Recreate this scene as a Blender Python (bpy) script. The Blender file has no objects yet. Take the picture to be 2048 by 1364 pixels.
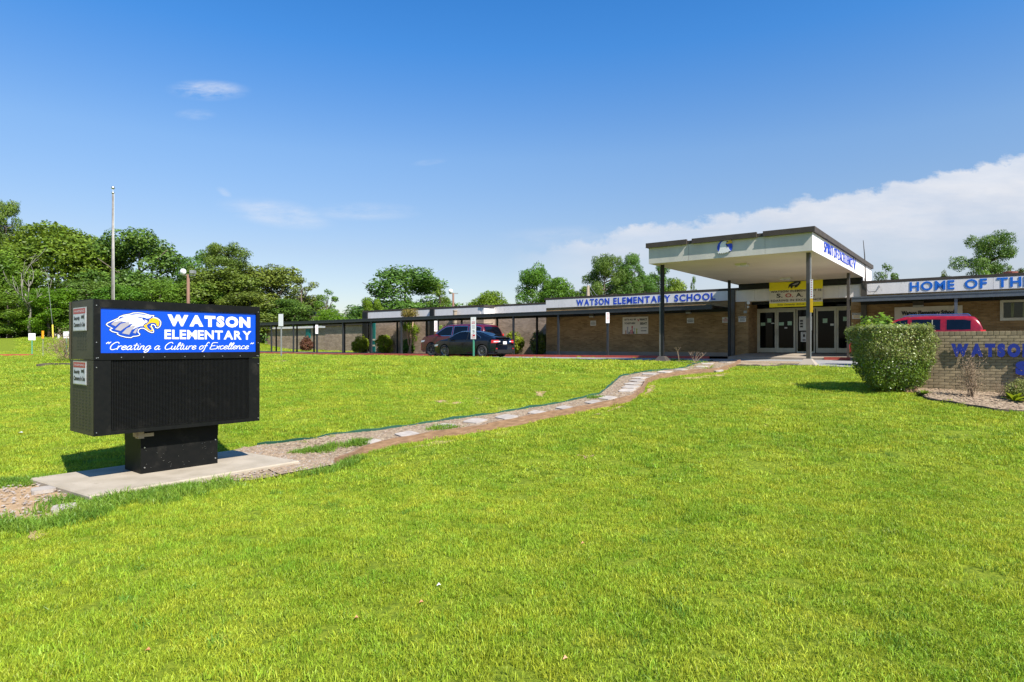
import bpy, bmesh, math, random
import numpy as np
from mathutils import Vector, Matrix
from mathutils.geometry import tessellate_polygon
R = math.radians
C = bpy.context.scene.collection
scene = bpy.context.scene
random.seed(7); rng = np.random.default_rng(7)

# ------------------------------------------------------------------ camera, sky, sun, exposure
E = 2.2                     # eye height above the world's zero level
F = 1273.0                  # focal length in units of the photograph's pixels (2048 wide)
cam = bpy.data.cameras.new('camera'); camo = bpy.data.objects.new('camera', cam); C.objects.link(camo)
camo.location = (0, 0, E); camo.rotation_euler = (R(90), 0, 0)
cam.sensor_width = 36; cam.lens = 36*F/2048; cam.shift_y = 8/2048; cam.clip_end = 3000; cam.clip_start = .05
scene.camera = camo
SUN_EL, SUN_AZ = 47.0, 142.0          # azimuth measured clockwise from +Y
w = bpy.data.worlds.new('World'); scene.world = w; w.use_nodes = True
def world_nodes():
    nt = w.node_tree; N = nt.nodes; L = nt.links; N.clear()
    out = N.new('ShaderNodeOutputWorld'); bg = N.new('ShaderNodeBackground'); bg.inputs[1].default_value = .098
    sky = N.new('ShaderNodeTexSky'); sky.sky_type = 'NISHITA'; sky.sun_disc = False
    sky.sun_elevation = R(SUN_EL); sky.sun_rotation = R(SUN_AZ); sky.air_density = 1.0; sky.dust_density = .6; sky.ozone_density = 2.2
    tc = N.new('ShaderNodeTexCoord'); sep = N.new('ShaderNodeSeparateXYZ'); L.new(tc.outputs['Generated'], sep.inputs[0])
    gr = N.new('ShaderNodeValToRGB'); L.new(sep.outputs[2], gr.inputs[0]); e = gr.color_ramp.elements      # the photograph's richer blue, by height above the horizon all round
    e[0].position = .0; e[0].color = (.66, .60, .59, 1); e[1].position = .50; e[1].color = (.20, .62, 1.0, 1)
    for p, c in ((.14, (.66, .617, .628)), (.28, (.60, .727, .83)), (.42, (.28, .67, 1.0))): x_ = e.new(p); x_.color = (*c, 1)
    hs = N.new('ShaderNodeMixRGB'); hs.blend_type = 'MULTIPLY'; hs.inputs[0].default_value = 1; L.new(sky.outputs[0], hs.inputs[1]); L.new(gr.outputs[0], hs.inputs[2])
    def M(op, a, b=None, c=None, clamp=False):
        n = N.new('ShaderNodeMath'); n.operation = op; n.use_clamp = clamp
        for i, v in enumerate((a, b, c)):
            if v is None: continue
            if isinstance(v, (int, float)): n.inputs[i].default_value = v
            else: L.new(v, n.inputs[i])
        return n.outputs[0]
    # direction as slopes: X = x/y, Z = z/y (only the half sky ahead carries these clouds) ; X,Z are tangent-plane cloud coordinates
    ysafe = M('MAXIMUM', sep.outputs[1], .05)
    X = M('DIVIDE', sep.outputs[0], ysafe); Z = M('DIVIDE', sep.outputs[2], ysafe)
    ahead = M('GREATER_THAN', sep.outputs[1], .06)
    cmb = N.new('ShaderNodeCombineXYZ'); L.new(X, cmb.inputs[0]); L.new(Z, cmb.inputs[1])
    def noise(scale, detail=6, rough=.55, sx=1, sy=1, loc=(0, 0, 0)):
        mp = N.new('ShaderNodeMapping'); mp.inputs['Scale'].default_value = (sx, sy, 1); mp.inputs['Location'].default_value = loc
        L.new(cmb.outputs[0], mp.inputs[0])
        n = N.new('ShaderNodeTexNoise'); n.inputs['Scale'].default_value = scale; n.inputs['Detail'].default_value = detail; n.inputs['Roughness'].default_value = rough
        L.new(mp.outputs[0], n.inputs[0]); return n.outputs[0]
    # the long cloud bank on the right: its upper edge rises from (.04,.155) to (.80,.30)
    edge = M('MULTIPLY_ADD', X, .185, .147)
    rag = M('MULTIPLY_ADD', M('SUBTRACT', noise(17, 9, .62, 1, 1.5), .5), .075, M('MULTIPLY_ADD', M('SUBTRACT', noise(4.5, 3, .5), .5), .05, edge))
    over = M('SUBTRACT', rag, Z)                              # >0 under the edge
    top = M('MULTIPLY', over, 85, clamp=True)
    base = M('MULTIPLY', M('SUBTRACT', Z, M('MULTIPLY_ADD', M('SUBTRACT', noise(6, 6, .62, .8, 3.4), .5), .20, .125)), 10, clamp=True)
    xs = M('MULTIPLY', M('SUBTRACT', X, -.01), 8, clamp=True)
    thick = M('MULTIPLY_ADD', M('SUBTRACT', noise(9, 6, .6, .6, 2.5), .5), .9, .88, clamp=True)
    bank = M('MULTIPLY', M('MULTIPLY', top, M('MULTIPLY_ADD', base, .50, .50)), M('MULTIPLY', xs, thick))
    def wisp(cx, cz, rx, rz, k, seed, tilt=0):
        dx = M('DIVIDE', M('SUBTRACT', X, cx), rx)
        dz = M('DIVIDE', M('SUBTRACT', M('SUBTRACT', Z, cz), M('MULTIPLY', M('SUBTRACT', X, cx), tilt)), rz)
        r2 = M('ADD', M('MULTIPLY', dx, dx), M('MULTIPLY', dz, dz))
        nn = noise(13, 9, .66, .7, 2.6, (seed, seed*.7, 0)); big = noise(5, 3, .5, .8, 2.0, (seed*2, 3, 0))
        fall = M('SUBTRACT', M('MULTIPLY_ADD', big, .9, .75), r2, clamp=True); fall = M('MULTIPLY', fall, fall)
        return M('MULTIPLY', M('MULTIPLY', fall, M('MULTIPLY', M('SUBTRACT', nn, .36), 4.2, clamp=True)), k)
    ws = [wisp(-.475, .400, .068, .018, .62, 3.1, -.02), wisp(-.497, .362, .035, .010, .22, 7.7), wisp(-.452, .240, .014, .008, .38, 1.7, -.4),
          wisp(-.37, .206, .095, .024, .36, 5.3, -.15), wisp(-.24, .210, .10, .016, .30, 8.8), wisp(-.13, .287, .03, .006, .12, 2.2, .1), wisp(.12, .168, .16, .02, .2, 4.4)]
    a = bank
    for s in ws: a = M('MAXIMUM', a, s)
    a = M('MULTIPLY', a, ahead)
    mix = N.new('ShaderNodeMixRGB'); L.new(a, mix.inputs[0]); L.new(hs.outputs[0], mix.inputs[1])
    cc = N.new('ShaderNodeMixRGB'); L.new(M('MULTIPLY', M('ADD', M('MULTIPLY', M('SUBTRACT', .22, over), 2.5), M('SUBTRACT', noise(8, 7, .6, .7, 1.6, (4, 4, 0)), .5)), 1.3, clamp=True), cc.inputs[0]); cc.inputs[1].default_value = (3.05, 3.25, 3.7, 1); cc.inputs[2].default_value = (4.0, 4.12, 4.4, 1); L.new(cc.outputs[0], mix.inputs[2])
    L.new(mix.outputs[0], bg.inputs[0]); L.new(bg.outputs[0], out.inputs[0])
world_nodes()
sl = bpy.data.lights.new('sun', 'SUN'); so = bpy.data.objects.new('sun', sl); C.objects.link(so)
sl.energy = 4.6; sl.angle = R(.55); sl.color = (1, .95, .86)
_d = Vector((math.sin(R(SUN_AZ))*math.cos(R(SUN_EL)), math.cos(R(SUN_AZ))*math.cos(R(SUN_EL)), math.sin(R(SUN_EL))))
so.rotation_euler = _d.to_track_quat('Z', 'Y').to_euler(); so.location = (20, -20, 30)
scene.view_settings.view_transform = 'Standard'; scene.view_settings.look = 'None'; scene.view_settings.exposure = 1.1; scene.view_settings.gamma = 1
scene.cycles.max_bounces = 6; scene.cycles.transparent_max_bounces = 8

# ------------------------------------------------------------------ frames of the place
AB = R(37.0); UX, UY = math.cos(AB), -math.sin(AB); VX, VY = math.sin(AB), math.cos(AB)
OX, OY = 9.66, 20.47                  # near right corner of the entrance canopy
def W(u, v, z=0): return (OX+u*UX+v*VX, OY+u*UY+v*VY, E+z)
def pu(px, v):                        # u of the point of the wall plane v seen at photograph column px
    r = (px-1024)/F; ax = OX+v*VX; ay = OY+v*VY
    return (r*ay-ax)/(UX-r*UY)
def pv(px, u):
    r = (px-1024)/F; ax = OX+u*UX; ay = OY+u*UY
    return (r*ay-ax)/(VX-r*VY)
def dep(u, v): return OY+u*UY+v*VY
def pz(py, u, v): return (690-py)/F*dep(u, v)
TW = np.array([-40, -8, 0, 7, 9.5, 12.5, 18.3, 24.5, 30, 43, 62, 400.])
TZ = np.array([-2.3, -2.22, -2.18, -2.05, -1.95, -1.68, -1.1, -.67, -.655, -.76, -.62, -.6])
_ww = np.linspace(-40, 400, 4401); _zz = np.interp(_ww, TW, TZ)
_k = np.exp(-np.linspace(-2, 2, 41)**2); _k /= _k.sum()
_zz = np.convolve(np.pad(_zz, 20, mode='edge'), _k, mode='valid')
def sst(t): t = np.clip(t, 0, 1); return t*t*(3-2*t)
def rel(x, y):
    x = np.asarray(x, float); y = np.asarray(y, float)
    z = np.interp(.35*x+y, _ww, _zz)
    z = z + 1.5*sst((y-54)/22)*sst((-24-x)/12)
    lx = (x+5.285)*.602+(y-10.46)*.799; ly = -(x+5.285)*.799*1.0+(y-10.46)*.602      # level ground under the sign's pad
    d = np.hypot(np.maximum(np.abs(lx)-1.7, 0), np.maximum(np.abs(ly)-1.25, 0)); t = sst(1-d/1.1); z = z*(1-t)+(-2.035)*t
    return z + .015*(1-t)*np.sin(x*.9+1)*np.sin(y*.7) * sst((30-y)/10)
def gz(x, y): return float(rel(x, y))+E
def G(px, py, dz=0):                  # point of the ground seen at a photograph pixel
    rx, rz = (px-1024)/F, -(py-690)/F
    t = np.linspace(1, 140, 8000); f = t*rz-rel(t*rx, t)
    i = np.argmax(f < 0)
    if f[i] >= 0: i = len(t)-1
    tt = t[i]; return (tt*rx, tt, gz(tt*rx, tt)+dz)
def D(px, py, d): return ((px-1024)/F*d, d, E-(py-690)/F*d)

# ------------------------------------------------------------------ helpers
def tag(o, label=None, cat=None, group=None, kind=None):
    if label: o['label'] = label
    if cat: o['category'] = cat
    if group: o['group'] = group
    if kind: o['kind'] = kind
    return o
def thing(name, label, cat, loc, rz=0, group=None):
    o = bpy.data.objects.new(name, None); C.objects.link(o); o.location = loc; o.rotation_euler = (0, 0, rz); o.empty_display_size = .2
    return tag(o, label, cat, group)
class MB:
    def __init__(s, off=(0, 0, 0)): s.v = []; s.f = []; s.m = []; s.off = Vector(off)
    def add(s, vs, fs, mi=0):
        n = len(s.v); s.v += [Vector(p)-s.off for p in vs]; s.f += [tuple(n+i for i in f) for f in fs]; s.m += [mi]*len(fs); return s
    def box(s, x0, x1, y0, y1, z0, z1, mi=0):
        return s.add([(x0,y0,z0),(x1,y0,z0),(x1,y1,z0),(x0,y1,z0),(x0,y0,z1),(x1,y0,z1),(x1,y1,z1),(x0,y1,z1)],
                     [(3,2,1,0),(4,5,6,7),(0,1,5,4),(1,2,6,5),(2,3,7,6),(3,0,4,7)], mi)
    def tube(s, pts, r, n=8, mi=0, cap=True):
        pts = [Vector(p) for p in pts]; rs = r if isinstance(r, (list, tuple)) else [r]*len(pts)
        vs = []; fs = []
        for i, p in enumerate(pts):
            t = (pts[min(i+1, len(pts)-1)]-pts[max(i-1, 0)]).normalized()
            a = t.orthogonal().normalized() if abs(t.z) < .99 else Vector((1, 0, 0)); a = (a-t*a.dot(t)).normalized(); b = t.cross(a)
            for k in range(n):
                th = 2*math.pi*k/n; vs.append(p+(a*math.cos(th)+b*math.sin(th))*rs[i])
        for i in range(len(pts)-1):
            for k in range(n): fs.append((i*n+k, i*n+(k+1) % n, (i+1)*n+(k+1) % n, (i+1)*n+k))
        if cap: fs.append(tuple(range(n))[::-1]); fs.append(tuple((len(pts)-1)*n+k for k in range(n)))
        return s.add(vs, fs, mi)
    def lathe(s, prof, n=16, axis='z', c=(0, 0, 0), mi=0):
        vs = []; fs = []
        for r, h in prof:
            for k in range(n):
                th = 2*math.pi*k/n; a, b = r*math.cos(th), r*math.sin(th)
                p = {'z': (a, b, h), 'y': (a, h, b), 'x': (h, a, b)}[axis]; vs.append((p[0]+c[0], p[1]+c[1], p[2]+c[2]))
        for i in range(len(prof)-1):
            for k in range(n): fs.append((i*n+k, i*n+(k+1) % n, (i+1)*n+(k+1) % n, (i+1)*n+k))
        return s.add(vs, fs, mi)
    def poly(s, pts2, y, mi=0, th=0):          # flat polygon in the x-z plane facing -y
        vs = [Vector((a, b, 0)) for a, b in pts2]; tri = tessellate_polygon([vs])
        V3 = [(a, y, b) for a, b in pts2]
        fs = []
        for t in tri:
            p, q, r_ = (pts2[i] for i in t)
            if (q[0]-p[0])*(r_[1]-p[1])-(q[1]-p[1])*(r_[0]-p[0]) < 0: t = t[::-1]
            fs.append(tuple(t))
        s.add(V3, fs, mi)
        if th:
            n = len(pts2); s.add([(a, y, b) for a, b in pts2]+[(a, y+th, b) for a, b in pts2], [(i, (i+1) % n, n+(i+1) % n, n+i) for i in range(n)], mi)
        return s
    def build(s, name, mats, parent=None, smooth=False, col=None):
        me = bpy.data.meshes.new(name); me.from_pydata([tuple(v) for v in s.v], [], s.f)
        if not isinstance(mats, (list, tuple)): mats = [mats]
        for m in mats: me.materials.append(m)
        if len(mats) > 1: me.polygons.foreach_set('material_index', s.m)
        if smooth: me.polygons.foreach_set('use_smooth', [True]*len(me.polygons))
        me.update(); o = bpy.data.objects.new(name, me); C.objects.link(o)
        if parent: o.parent = parent
        return o
def np_mesh(name, V, Fq, mats, smooth=False):   # V (n,3), Fq (m,k) k-gons of one size
    me = bpy.data.meshes.new(name); V = np.ascontiguousarray(V, np.float32); Fq = np.ascontiguousarray(Fq, np.int32)
    k = Fq.shape[1]; me.vertices.add(len(V)); me.vertices.foreach_set('co', V.ravel()); me.loops.add(Fq.size)
    me.loops.foreach_set('vertex_index', Fq.ravel()); me.polygons.add(len(Fq)); me.polygons.foreach_set('loop_start', np.arange(len(Fq), dtype=np.int32)*k)
    if smooth: me.polygons.foreach_set('use_smooth', np.ones(len(Fq), bool))
    for m in mats: me.materials.append(m)
    me.update(calc_edges=True); me.validate(); return me
def link(name, me, parent=None):
    o = bpy.data.objects.new(name, me); C.objects.link(o)
    if parent: o.parent = parent
    return o
def copy_tree(o, parent=None):
    c = o.copy(); C.objects.link(c); c.parent = parent
    for ch in [x for x in bpy.data.objects if x.parent == o]: copy_tree(ch, c)
    return c

# ------------------------------------------------------------------ materials
def mat(name, col, rough=.6, metal=0, col2=None, nscale=6, bump=0, bscale=None, var=.5, detail=5, spec=.5, coat=0, rand=0, stretch=(1, 1, 1), dirt=None):
    m = bpy.data.materials.new(name); m.use_nodes = True; nt = m.node_tree; N = nt.nodes; L = nt.links
    b = N['Principled BSDF']; b.inputs['Roughness'].default_value = rough; b.inputs['Metallic'].default_value = metal
    b.inputs['Specular IOR Level'].default_value = spec; b.inputs['Coat Weight'].default_value = coat; b.inputs['Coat Roughness'].default_value = .04
    tc = N.new('ShaderNodeTexCoord'); mp = N.new('ShaderNodeMapping'); mp.inputs['Scale'].default_value = stretch; L.new(tc.outputs['Object'], mp.inputs[0])
    c1 = (*col, 1)
    if col2 is None: col2 = tuple(c*.8 for c in col)
    n = N.new('ShaderNodeTexNoise'); n.inputs['Scale'].default_value = nscale; n.inputs['Detail'].default_value = detail; L.new(mp.outputs[0], n.inputs[0])
    cr = N.new('ShaderNodeValToRGB'); cr.color_ramp.elements[0].position = .5-var*.35; cr.color_ramp.elements[1].position = .5+var*.35
    cr.color_ramp.elements[0].color = (*col2, 1); cr.color_ramp.elements[1].color = c1
    L.new(n.outputs[0], cr.inputs[0]); src = cr.outputs[0]
    if dirt:                       # blotches of a second dirt colour, with a shape of their own
        n3 = N.new('ShaderNodeTexNoise'); n3.inputs['Scale'].default_value = dirt[1]; n3.inputs['Detail'].default_value = 8; n3.inputs['Roughness'].default_value = .65; L.new(mp.outputs[0], n3.inputs[0])
        r3 = N.new('ShaderNodeValToRGB'); r3.color_ramp.elements[0].position = dirt[2]; r3.color_ramp.elements[1].position = dirt[2]+.12
        L.new(n3.outputs[0], r3.inputs[0]); mx = N.new('ShaderNodeMixRGB'); L.new(r3.outputs[0], mx.inputs[0]); L.new(src, mx.inputs[1]); mx.inputs[2].default_value = (*dirt[0], 1); src = mx.outputs[0]
    if rand:
        oi = N.new('ShaderNodeObjectInfo'); hs = N.new('ShaderNodeHueSaturation'); mr = N.new('ShaderNodeMapRange')
        mr.inputs[3].default_value = 1-rand; mr.inputs[4].default_value = 1+rand; L.new(oi.outputs['Random'], mr.inputs[0]); L.new(mr.outputs[0], hs.inputs['Value']); L.new(src, hs.inputs['Color']); src = hs.outputs[0]
    L.new(src, b.inputs['Base Color'])
    if bump:
        n2 = N.new('ShaderNodeTexNoise'); n2.inputs['Scale'].default_value = bscale or nscale*4; n2.inputs['Detail'].default_value = 6; L.new(mp.outputs[0], n2.inputs[0])
        bp = N.new('ShaderNodeBump'); bp.inputs['Strength'].default_value = 1; bp.inputs['Distance'].default_value = bump; L.new(n2.outputs[0], bp.inputs['Height']); L.new(bp.outputs[0], b.inputs['Normal'])
    return m
def leafmat(name, c1, c2, c3=None, trans=.35, nscale=.5, rough=.5, rand=.12, spec=.3):
    m = bpy.data.materials.new(name); m.use_nodes = True; nt = m.node_tree; N = nt.nodes; L = nt.links
    b = N['Principled BSDF']; b.inputs['Roughness'].default_value = rough; b.inputs['Specular IOR Level'].default_value = spec
    g = N.new('ShaderNodeNewGeometry'); n = N.new('ShaderNodeTexNoise'); n.inputs['Scale'].default_value = nscale; n.inputs['Detail'].default_value = 4; n.inputs['Roughness'].default_value = .7
    L.new(g.outputs['Position'], n.inputs[0])
    cr = N.new('ShaderNodeValToRGB'); e = cr.color_ramp.elements; e[0].position = .33; e[0].color = (*c1, 1); e[1].position = .66; e[1].color = (*c2, 1)
    if c3: x = e.new(.74); x.color = (*c3, 1)
    L.new(n.outputs[0], cr.inputs[0])
    hs = N.new('ShaderNodeHueSaturation'); mr = N.new('ShaderNodeMapRange'); mr.inputs[3].default_value = 1-rand*2; mr.inputs[4].default_value = 1+rand*2
    rp = g.outputs['Random Per Island']; L.new(rp, mr.inputs[0]); L.new(mr.outputs[0], hs.inputs['Value'])
    oi = N.new('ShaderNodeObjectInfo'); m2 = N.new('ShaderNodeMapRange'); m2.inputs[3].default_value = .5-rand*.12; m2.inputs[4].default_value = .5+rand*.12; L.new(oi.outputs['Random'], m2.inputs[0]); L.new(m2.outputs[0], hs.inputs['Hue'])
    L.new(cr.outputs[0], hs.inputs['Color']); L.new(hs.outputs[0], b.inputs['Base Color'])
    t = N.new('ShaderNodeBsdfTranslucent'); h2 = N.new('ShaderNodeHueSaturation'); h2.inputs['Value'].default_value = 1.5; h2.inputs['Hue'].default_value = .485; L.new(hs.outputs[0], h2.inputs['Color']); L.new(h2.outputs[0], t.inputs[0])
    mx = N.new('ShaderNodeMixShader'); mx.inputs[0].default_value = trans; L.new(b.outputs[0], mx.inputs[1]); L.new(t.outputs[0], mx.inputs[2])
    L.new(mx.outputs[0], N['Material Output'].inputs[0]); return m
def brickmat(name, c1, c2, mortar, bw=.203, bh=.0677, off=0, rough=.85):
    m = bpy.data.materials.new(name); m.use_nodes = True; nt = m.node_tree; N = nt.nodes; L = nt.links; b = N['Principled BSDF']; b.inputs['Roughness'].default_value = rough
    b.inputs['Specular IOR Level'].default_value = .25
    tc = N.new('ShaderNodeTexCoord'); s = N.new('ShaderNodeSeparateXYZ'); L.new(tc.outputs['Object'], s.inputs[0])
    ad = N.new('ShaderNodeMath'); ad.operation = 'ADD'; L.new(s.outputs[0], ad.inputs[0]); L.new(s.outputs[1], ad.inputs[1])
    c = N.new('ShaderNodeCombineXYZ'); L.new(ad.outputs[0], c.inputs[0]); L.new(s.outputs[2], c.inputs[1])
    br = N.new('ShaderNodeTexBrick'); br.inputs['Scale'].default_value = 1; br.inputs['Brick Width'].default_value = bw+.01; br.inputs['Row Height'].default_value = bh
    br.inputs['Mortar Size'].default_value = .006; br.inputs['Mortar Smooth'].default_value = .2; br.inputs['Bias'].default_value = 0
    br.inputs['Color1'].default_value = (*c1, 1); br.inputs['Color2'].default_value = (*c2, 1); br.inputs['Mortar'].default_value = (*mortar, 1); L.new(c.outputs[0], br.inputs[0])
    n = N.new('ShaderNodeTexNoise'); n.inputs['Scale'].default_value = .9; n.inputs['Detail'].default_value = 7; mp = N.new('ShaderNodeMapping'); mp.inputs['Scale'].default_value = (1, 1, 2.5); L.new(tc.outputs['Object'], mp.inputs[0]); L.new(mp.outputs[0], n.inputs[0])
    mr = N.new('ShaderNodeMapRange'); mr.inputs[1].default_value = .3; mr.inputs[2].default_value = .7; mr.inputs[3].default_value = .78; mr.inputs[4].default_value = 1.2; L.new(n.outputs[0], mr.inputs[0])
    hs = N.new('ShaderNodeHueSaturation'); L.new(br.outputs[0], hs.inputs['Color']); L.new(mr.outputs[0], hs.inputs['Value']); L.new(hs.outputs[0], b.inputs['Base Color'])
    bp = N.new('ShaderNodeBump'); bp.invert = True; bp.inputs['Distance'].default_value = .008; L.new(br.outputs[1], bp.inputs['Height']); L.new(bp.outputs[0], b.inputs['Normal'])
    return m
def glassmat(name, col=(.006, .008, .008), rough=.03, spec=.35):
    return mat(name, col, rough, spec=spec, coat=0, var=.2)
M = dict(
 brick=brickmat('wall_brick', (.37, .232, .10), (.235, .142, .058), (.31, .23, .13)),
 brickl=brickmat('lit_wing_brick', (.38, .28, .205), (.25, .18, .125), (.34, .27, .21)),  # lit copy of the wall brick: sunlit tan put into the colour
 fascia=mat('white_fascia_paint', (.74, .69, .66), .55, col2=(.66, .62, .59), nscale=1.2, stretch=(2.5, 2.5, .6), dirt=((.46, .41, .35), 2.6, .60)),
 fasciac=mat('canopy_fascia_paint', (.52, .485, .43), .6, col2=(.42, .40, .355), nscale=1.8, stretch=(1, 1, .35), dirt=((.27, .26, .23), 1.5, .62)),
 soffit=mat('soffit_paint', (.76, .66, .50), .7, col2=(.66, .57, .43), nscale=.7),
 cap=mat('brown_roof_edge', (.062, .050, .040), .6, col2=(.045, .036, .029), nscale=3, dirt=((.09, .075, .06), 5, .62), spec=.25),
 roofing=mat('roof_membrane', (.25, .24, .23), .9, nscale=2),
 dark=mat('dark_bronze_steel', (.012, .012, .013), .5, col2=(.016, .016, .016), nscale=9, bump=.0006, dirt=((.03, .027, .024), 12, .66), spec=.3),
 gutter=mat('dark_gutter_paint', (.022, .025, .029), .4, col2=(.018, .02, .024), nscale=4),
 bronze=mat('bronze_column_paint', (.07, .058, .048), .45, col2=(.05, .042, .035), nscale=6),
 alu=mat('cream_door_frame', (.62, .59, .46), .45, col2=(.52, .49, .38), nscale=3),
 glass=glassmat('dark_glass', (.004, .005, .005), .05, .12),
 concrete=mat('pale_concrete', (.36, .305, .235), .85, col2=(.28, .235, .175), nscale=3, bump=.003, bscale=60, dirt=((.19, .15, .11), 4, .6)),
 asphalt=mat('driveway_concrete', (.26, .25, .245), .85, col2=(.20, .195, .19), nscale=1.6, bump=.003, bscale=50),
 slab=mat('walkway_concrete', (.30, .25, .20), .85, col2=(.24, .20, .155), nscale=1.5, bump=.002, bscale=50),
 red=mat('red_kerb_paint', (.42, .065, .04), .6, col2=(.32, .05, .035), nscale=5, dirt=((.26, .20, .17), 7, .62)),
 blueletter=mat('blue_letter_paint', (.008, .055, .50), .4, col2=(.008, .045, .42)),
 lblueletter=mat('light_blue_letter_paint', (.002, .13, .55), .4, col2=(.002, .11, .48)),
 navyletter=mat('navy_letter_paint', (.006, .022, .24), .45, col2=(.006, .02, .2)),
 signblue=mat('sign_blue_print', (.0, .055, .46), .3, col2=(.0, .05, .44), var=.9, nscale=.8, spec=.4),
 signblue2=mat('sign_blue_print_dark', (.0, .04, .32), .35, col2=(.0, .037, .3)),
 white=mat('white_print', (.68, .68, .68), .45, col2=(.65, .65, .65)),
 black=mat('black_print', (.012, .012, .014), .5, col2=(.015, .015, .015)),
 grey=mat('grey_print', (.30, .28, .31), .4, col2=(.27, .25, .28)),
 yellow=mat('yellow_print', (.62, .37, .006), .4, col2=(.6, .35, .008)),
 redprint=mat('red_print', (.42, .02, .03), .4, col2=(.4, .02, .03)),
 orange=mat('orange_print', (.45, .17, .06), .5),
 lgreen=mat('pale_green_paper', (.42, .62, .46), .7, col2=(.38, .58, .42)),
 paper=mat('white_paper', (.68, .67, .63), .7, col2=(.6, .6, .56)),
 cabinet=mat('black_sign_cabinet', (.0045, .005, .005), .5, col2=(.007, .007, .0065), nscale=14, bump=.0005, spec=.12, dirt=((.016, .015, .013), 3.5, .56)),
 cabside=mat('lit_black_cabinet_side', (.062, .054, .033), .5, col2=(.048, .041, .026), nscale=3, spec=.25, dirt=((.05, .044, .03), 9, .64)),  # cabinet black lifted to brown: the side's sunlit look put into the colour
 alum=mat('bare_aluminium', (.55, .55, .55), .35, metal=.85, col2=(.45, .45, .45)),
 galv=mat('galvanised_post', (.34, .34, .33), .5, metal=.5, col2=(.28, .28, .27), nscale=8),
 polem=mat('weathered_pole_metal', (.22, .20, .185), .5, metal=.3, col2=(.15, .135, .12), nscale=5),
 tan=mat('tan_paint', (.34, .27, .19), .6),
 teal=mat('teal_panel', (.005, .13, .12), .45, col2=(.004, .11, .10)),
 gpost=mat('green_sign_post', (.06, .27, .17), .5, col2=(.05, .22, .14)),
 timber=mat('weathered_edging_timber', (.26, .15, .085), .85, col2=(.16, .09, .05), nscale=6, stretch=(1, 1, 5), bump=.004, bscale=20, dirt=((.30, .22, .155), 6, .6)),
 dtimber=mat('dark_rotten_timber', (.10, .075, .055), .9, col2=(.06, .045, .035), nscale=6, bump=.004),
 gplastic=mat('green_edging_plastic', (.013, .075, .045), .5, col2=(.01, .055, .035), nscale=7, dirt=((.12, .15, .11), 9, .62)),
 mulch=mat('pine_mulch', (.33, .25, .165), .95, col2=(.165, .115, .07), nscale=15, bump=.03, bscale=30, detail=9, var=.34, dirt=((.46, .37, .27), 13, .57)),
 soil=mat('bare_sandy_soil', (.37, .245, .135), .95, col2=(.26, .17, .09), nscale=6, bump=.01, bscale=30),
 stone=mat('pale_stepping_stone', (.38, .335, .29), .85, col2=(.28, .24, .205), nscale=7, bump=.003, rand=.14, dirt=((.28, .19, .145), 9, .6)),
 pebble=mat('white_gravel', (.46, .40, .36), .8, col2=(.33, .27, .23), rand=.35),
 chip=mat('bark_chips', (.29, .21, .14), .9, col2=(.12, .08, .05), rand=.45, nscale=9, var=.7),
 bark=mat('tree_bark', (.13, .10, .075), .9, col2=(.08, .06, .045), nscale=6, bump=.03, bscale=9, stretch=(3, 3, .6)),
 barkl=mat('pale_smooth_bark', (.46, .30, .20), .8, col2=(.34, .21, .14), nscale=8, stretch=(2, 2, .7)),
 pole=mat('wooden_pole', (.20, .105, .07), .85, col2=(.14, .075, .05), nscale=5, stretch=(5, 5, .5)),
 twig=mat('dry_twigs', (.27, .19, .12), .9, col2=(.17, .115, .07), nscale=12),
 mon=mat('monument_brick', (.30, .228, .130), .85, col2=(.20, .155, .088), nscale=9, bump=.0025, bscale=60, rand=.2, dirt=((.15, .13, .085), 5, .58)),
 mortar=mat('monument_mortar', (.17, .14, .09), .95, col2=(.12, .10, .065), nscale=8),
 tyre=mat('tyre_rubber', (.014, .014, .014), .8), rim=mat('wheel_rim', (.30, .30, .31), .3, metal=.8),
 navycar=mat('dark_blue_car_paint', (.004, .007, .015), .12, coat=.35, var=.2, spec=.35),
 maroon=mat('maroon_car_paint', (.085, .005, .014), .25, coat=.4, var=.2),
 redcar=mat('red_car_paint', (.22, .004, .008), .25, coat=.3, var=.2),
 trim=mat('black_car_trim', (.012, .012, .012), .5), chrome=mat('chrome_trim', (.7, .7, .7), .12, metal=1),
 tail=mat('red_tail_lens', (.65, .01, .015), .12, coat=.6), lensw=mat('clear_lens', (.75, .75, .78), .1, coat=.6),
 cglass=glassmat('tinted_car_glass', (.003, .004, .007), .03, .4),
 bannery=mat('yellow_banner_cloth', (.95, .80, .012), .65, col2=(.9, .75, .012)),
 bannerw=mat('cream_banner_cloth', (.70, .64, .54), .7, col2=(.64, .58, .49)),
 curtain=mat('green_grey_curtain', (.20, .23, .13), .85),
)
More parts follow.
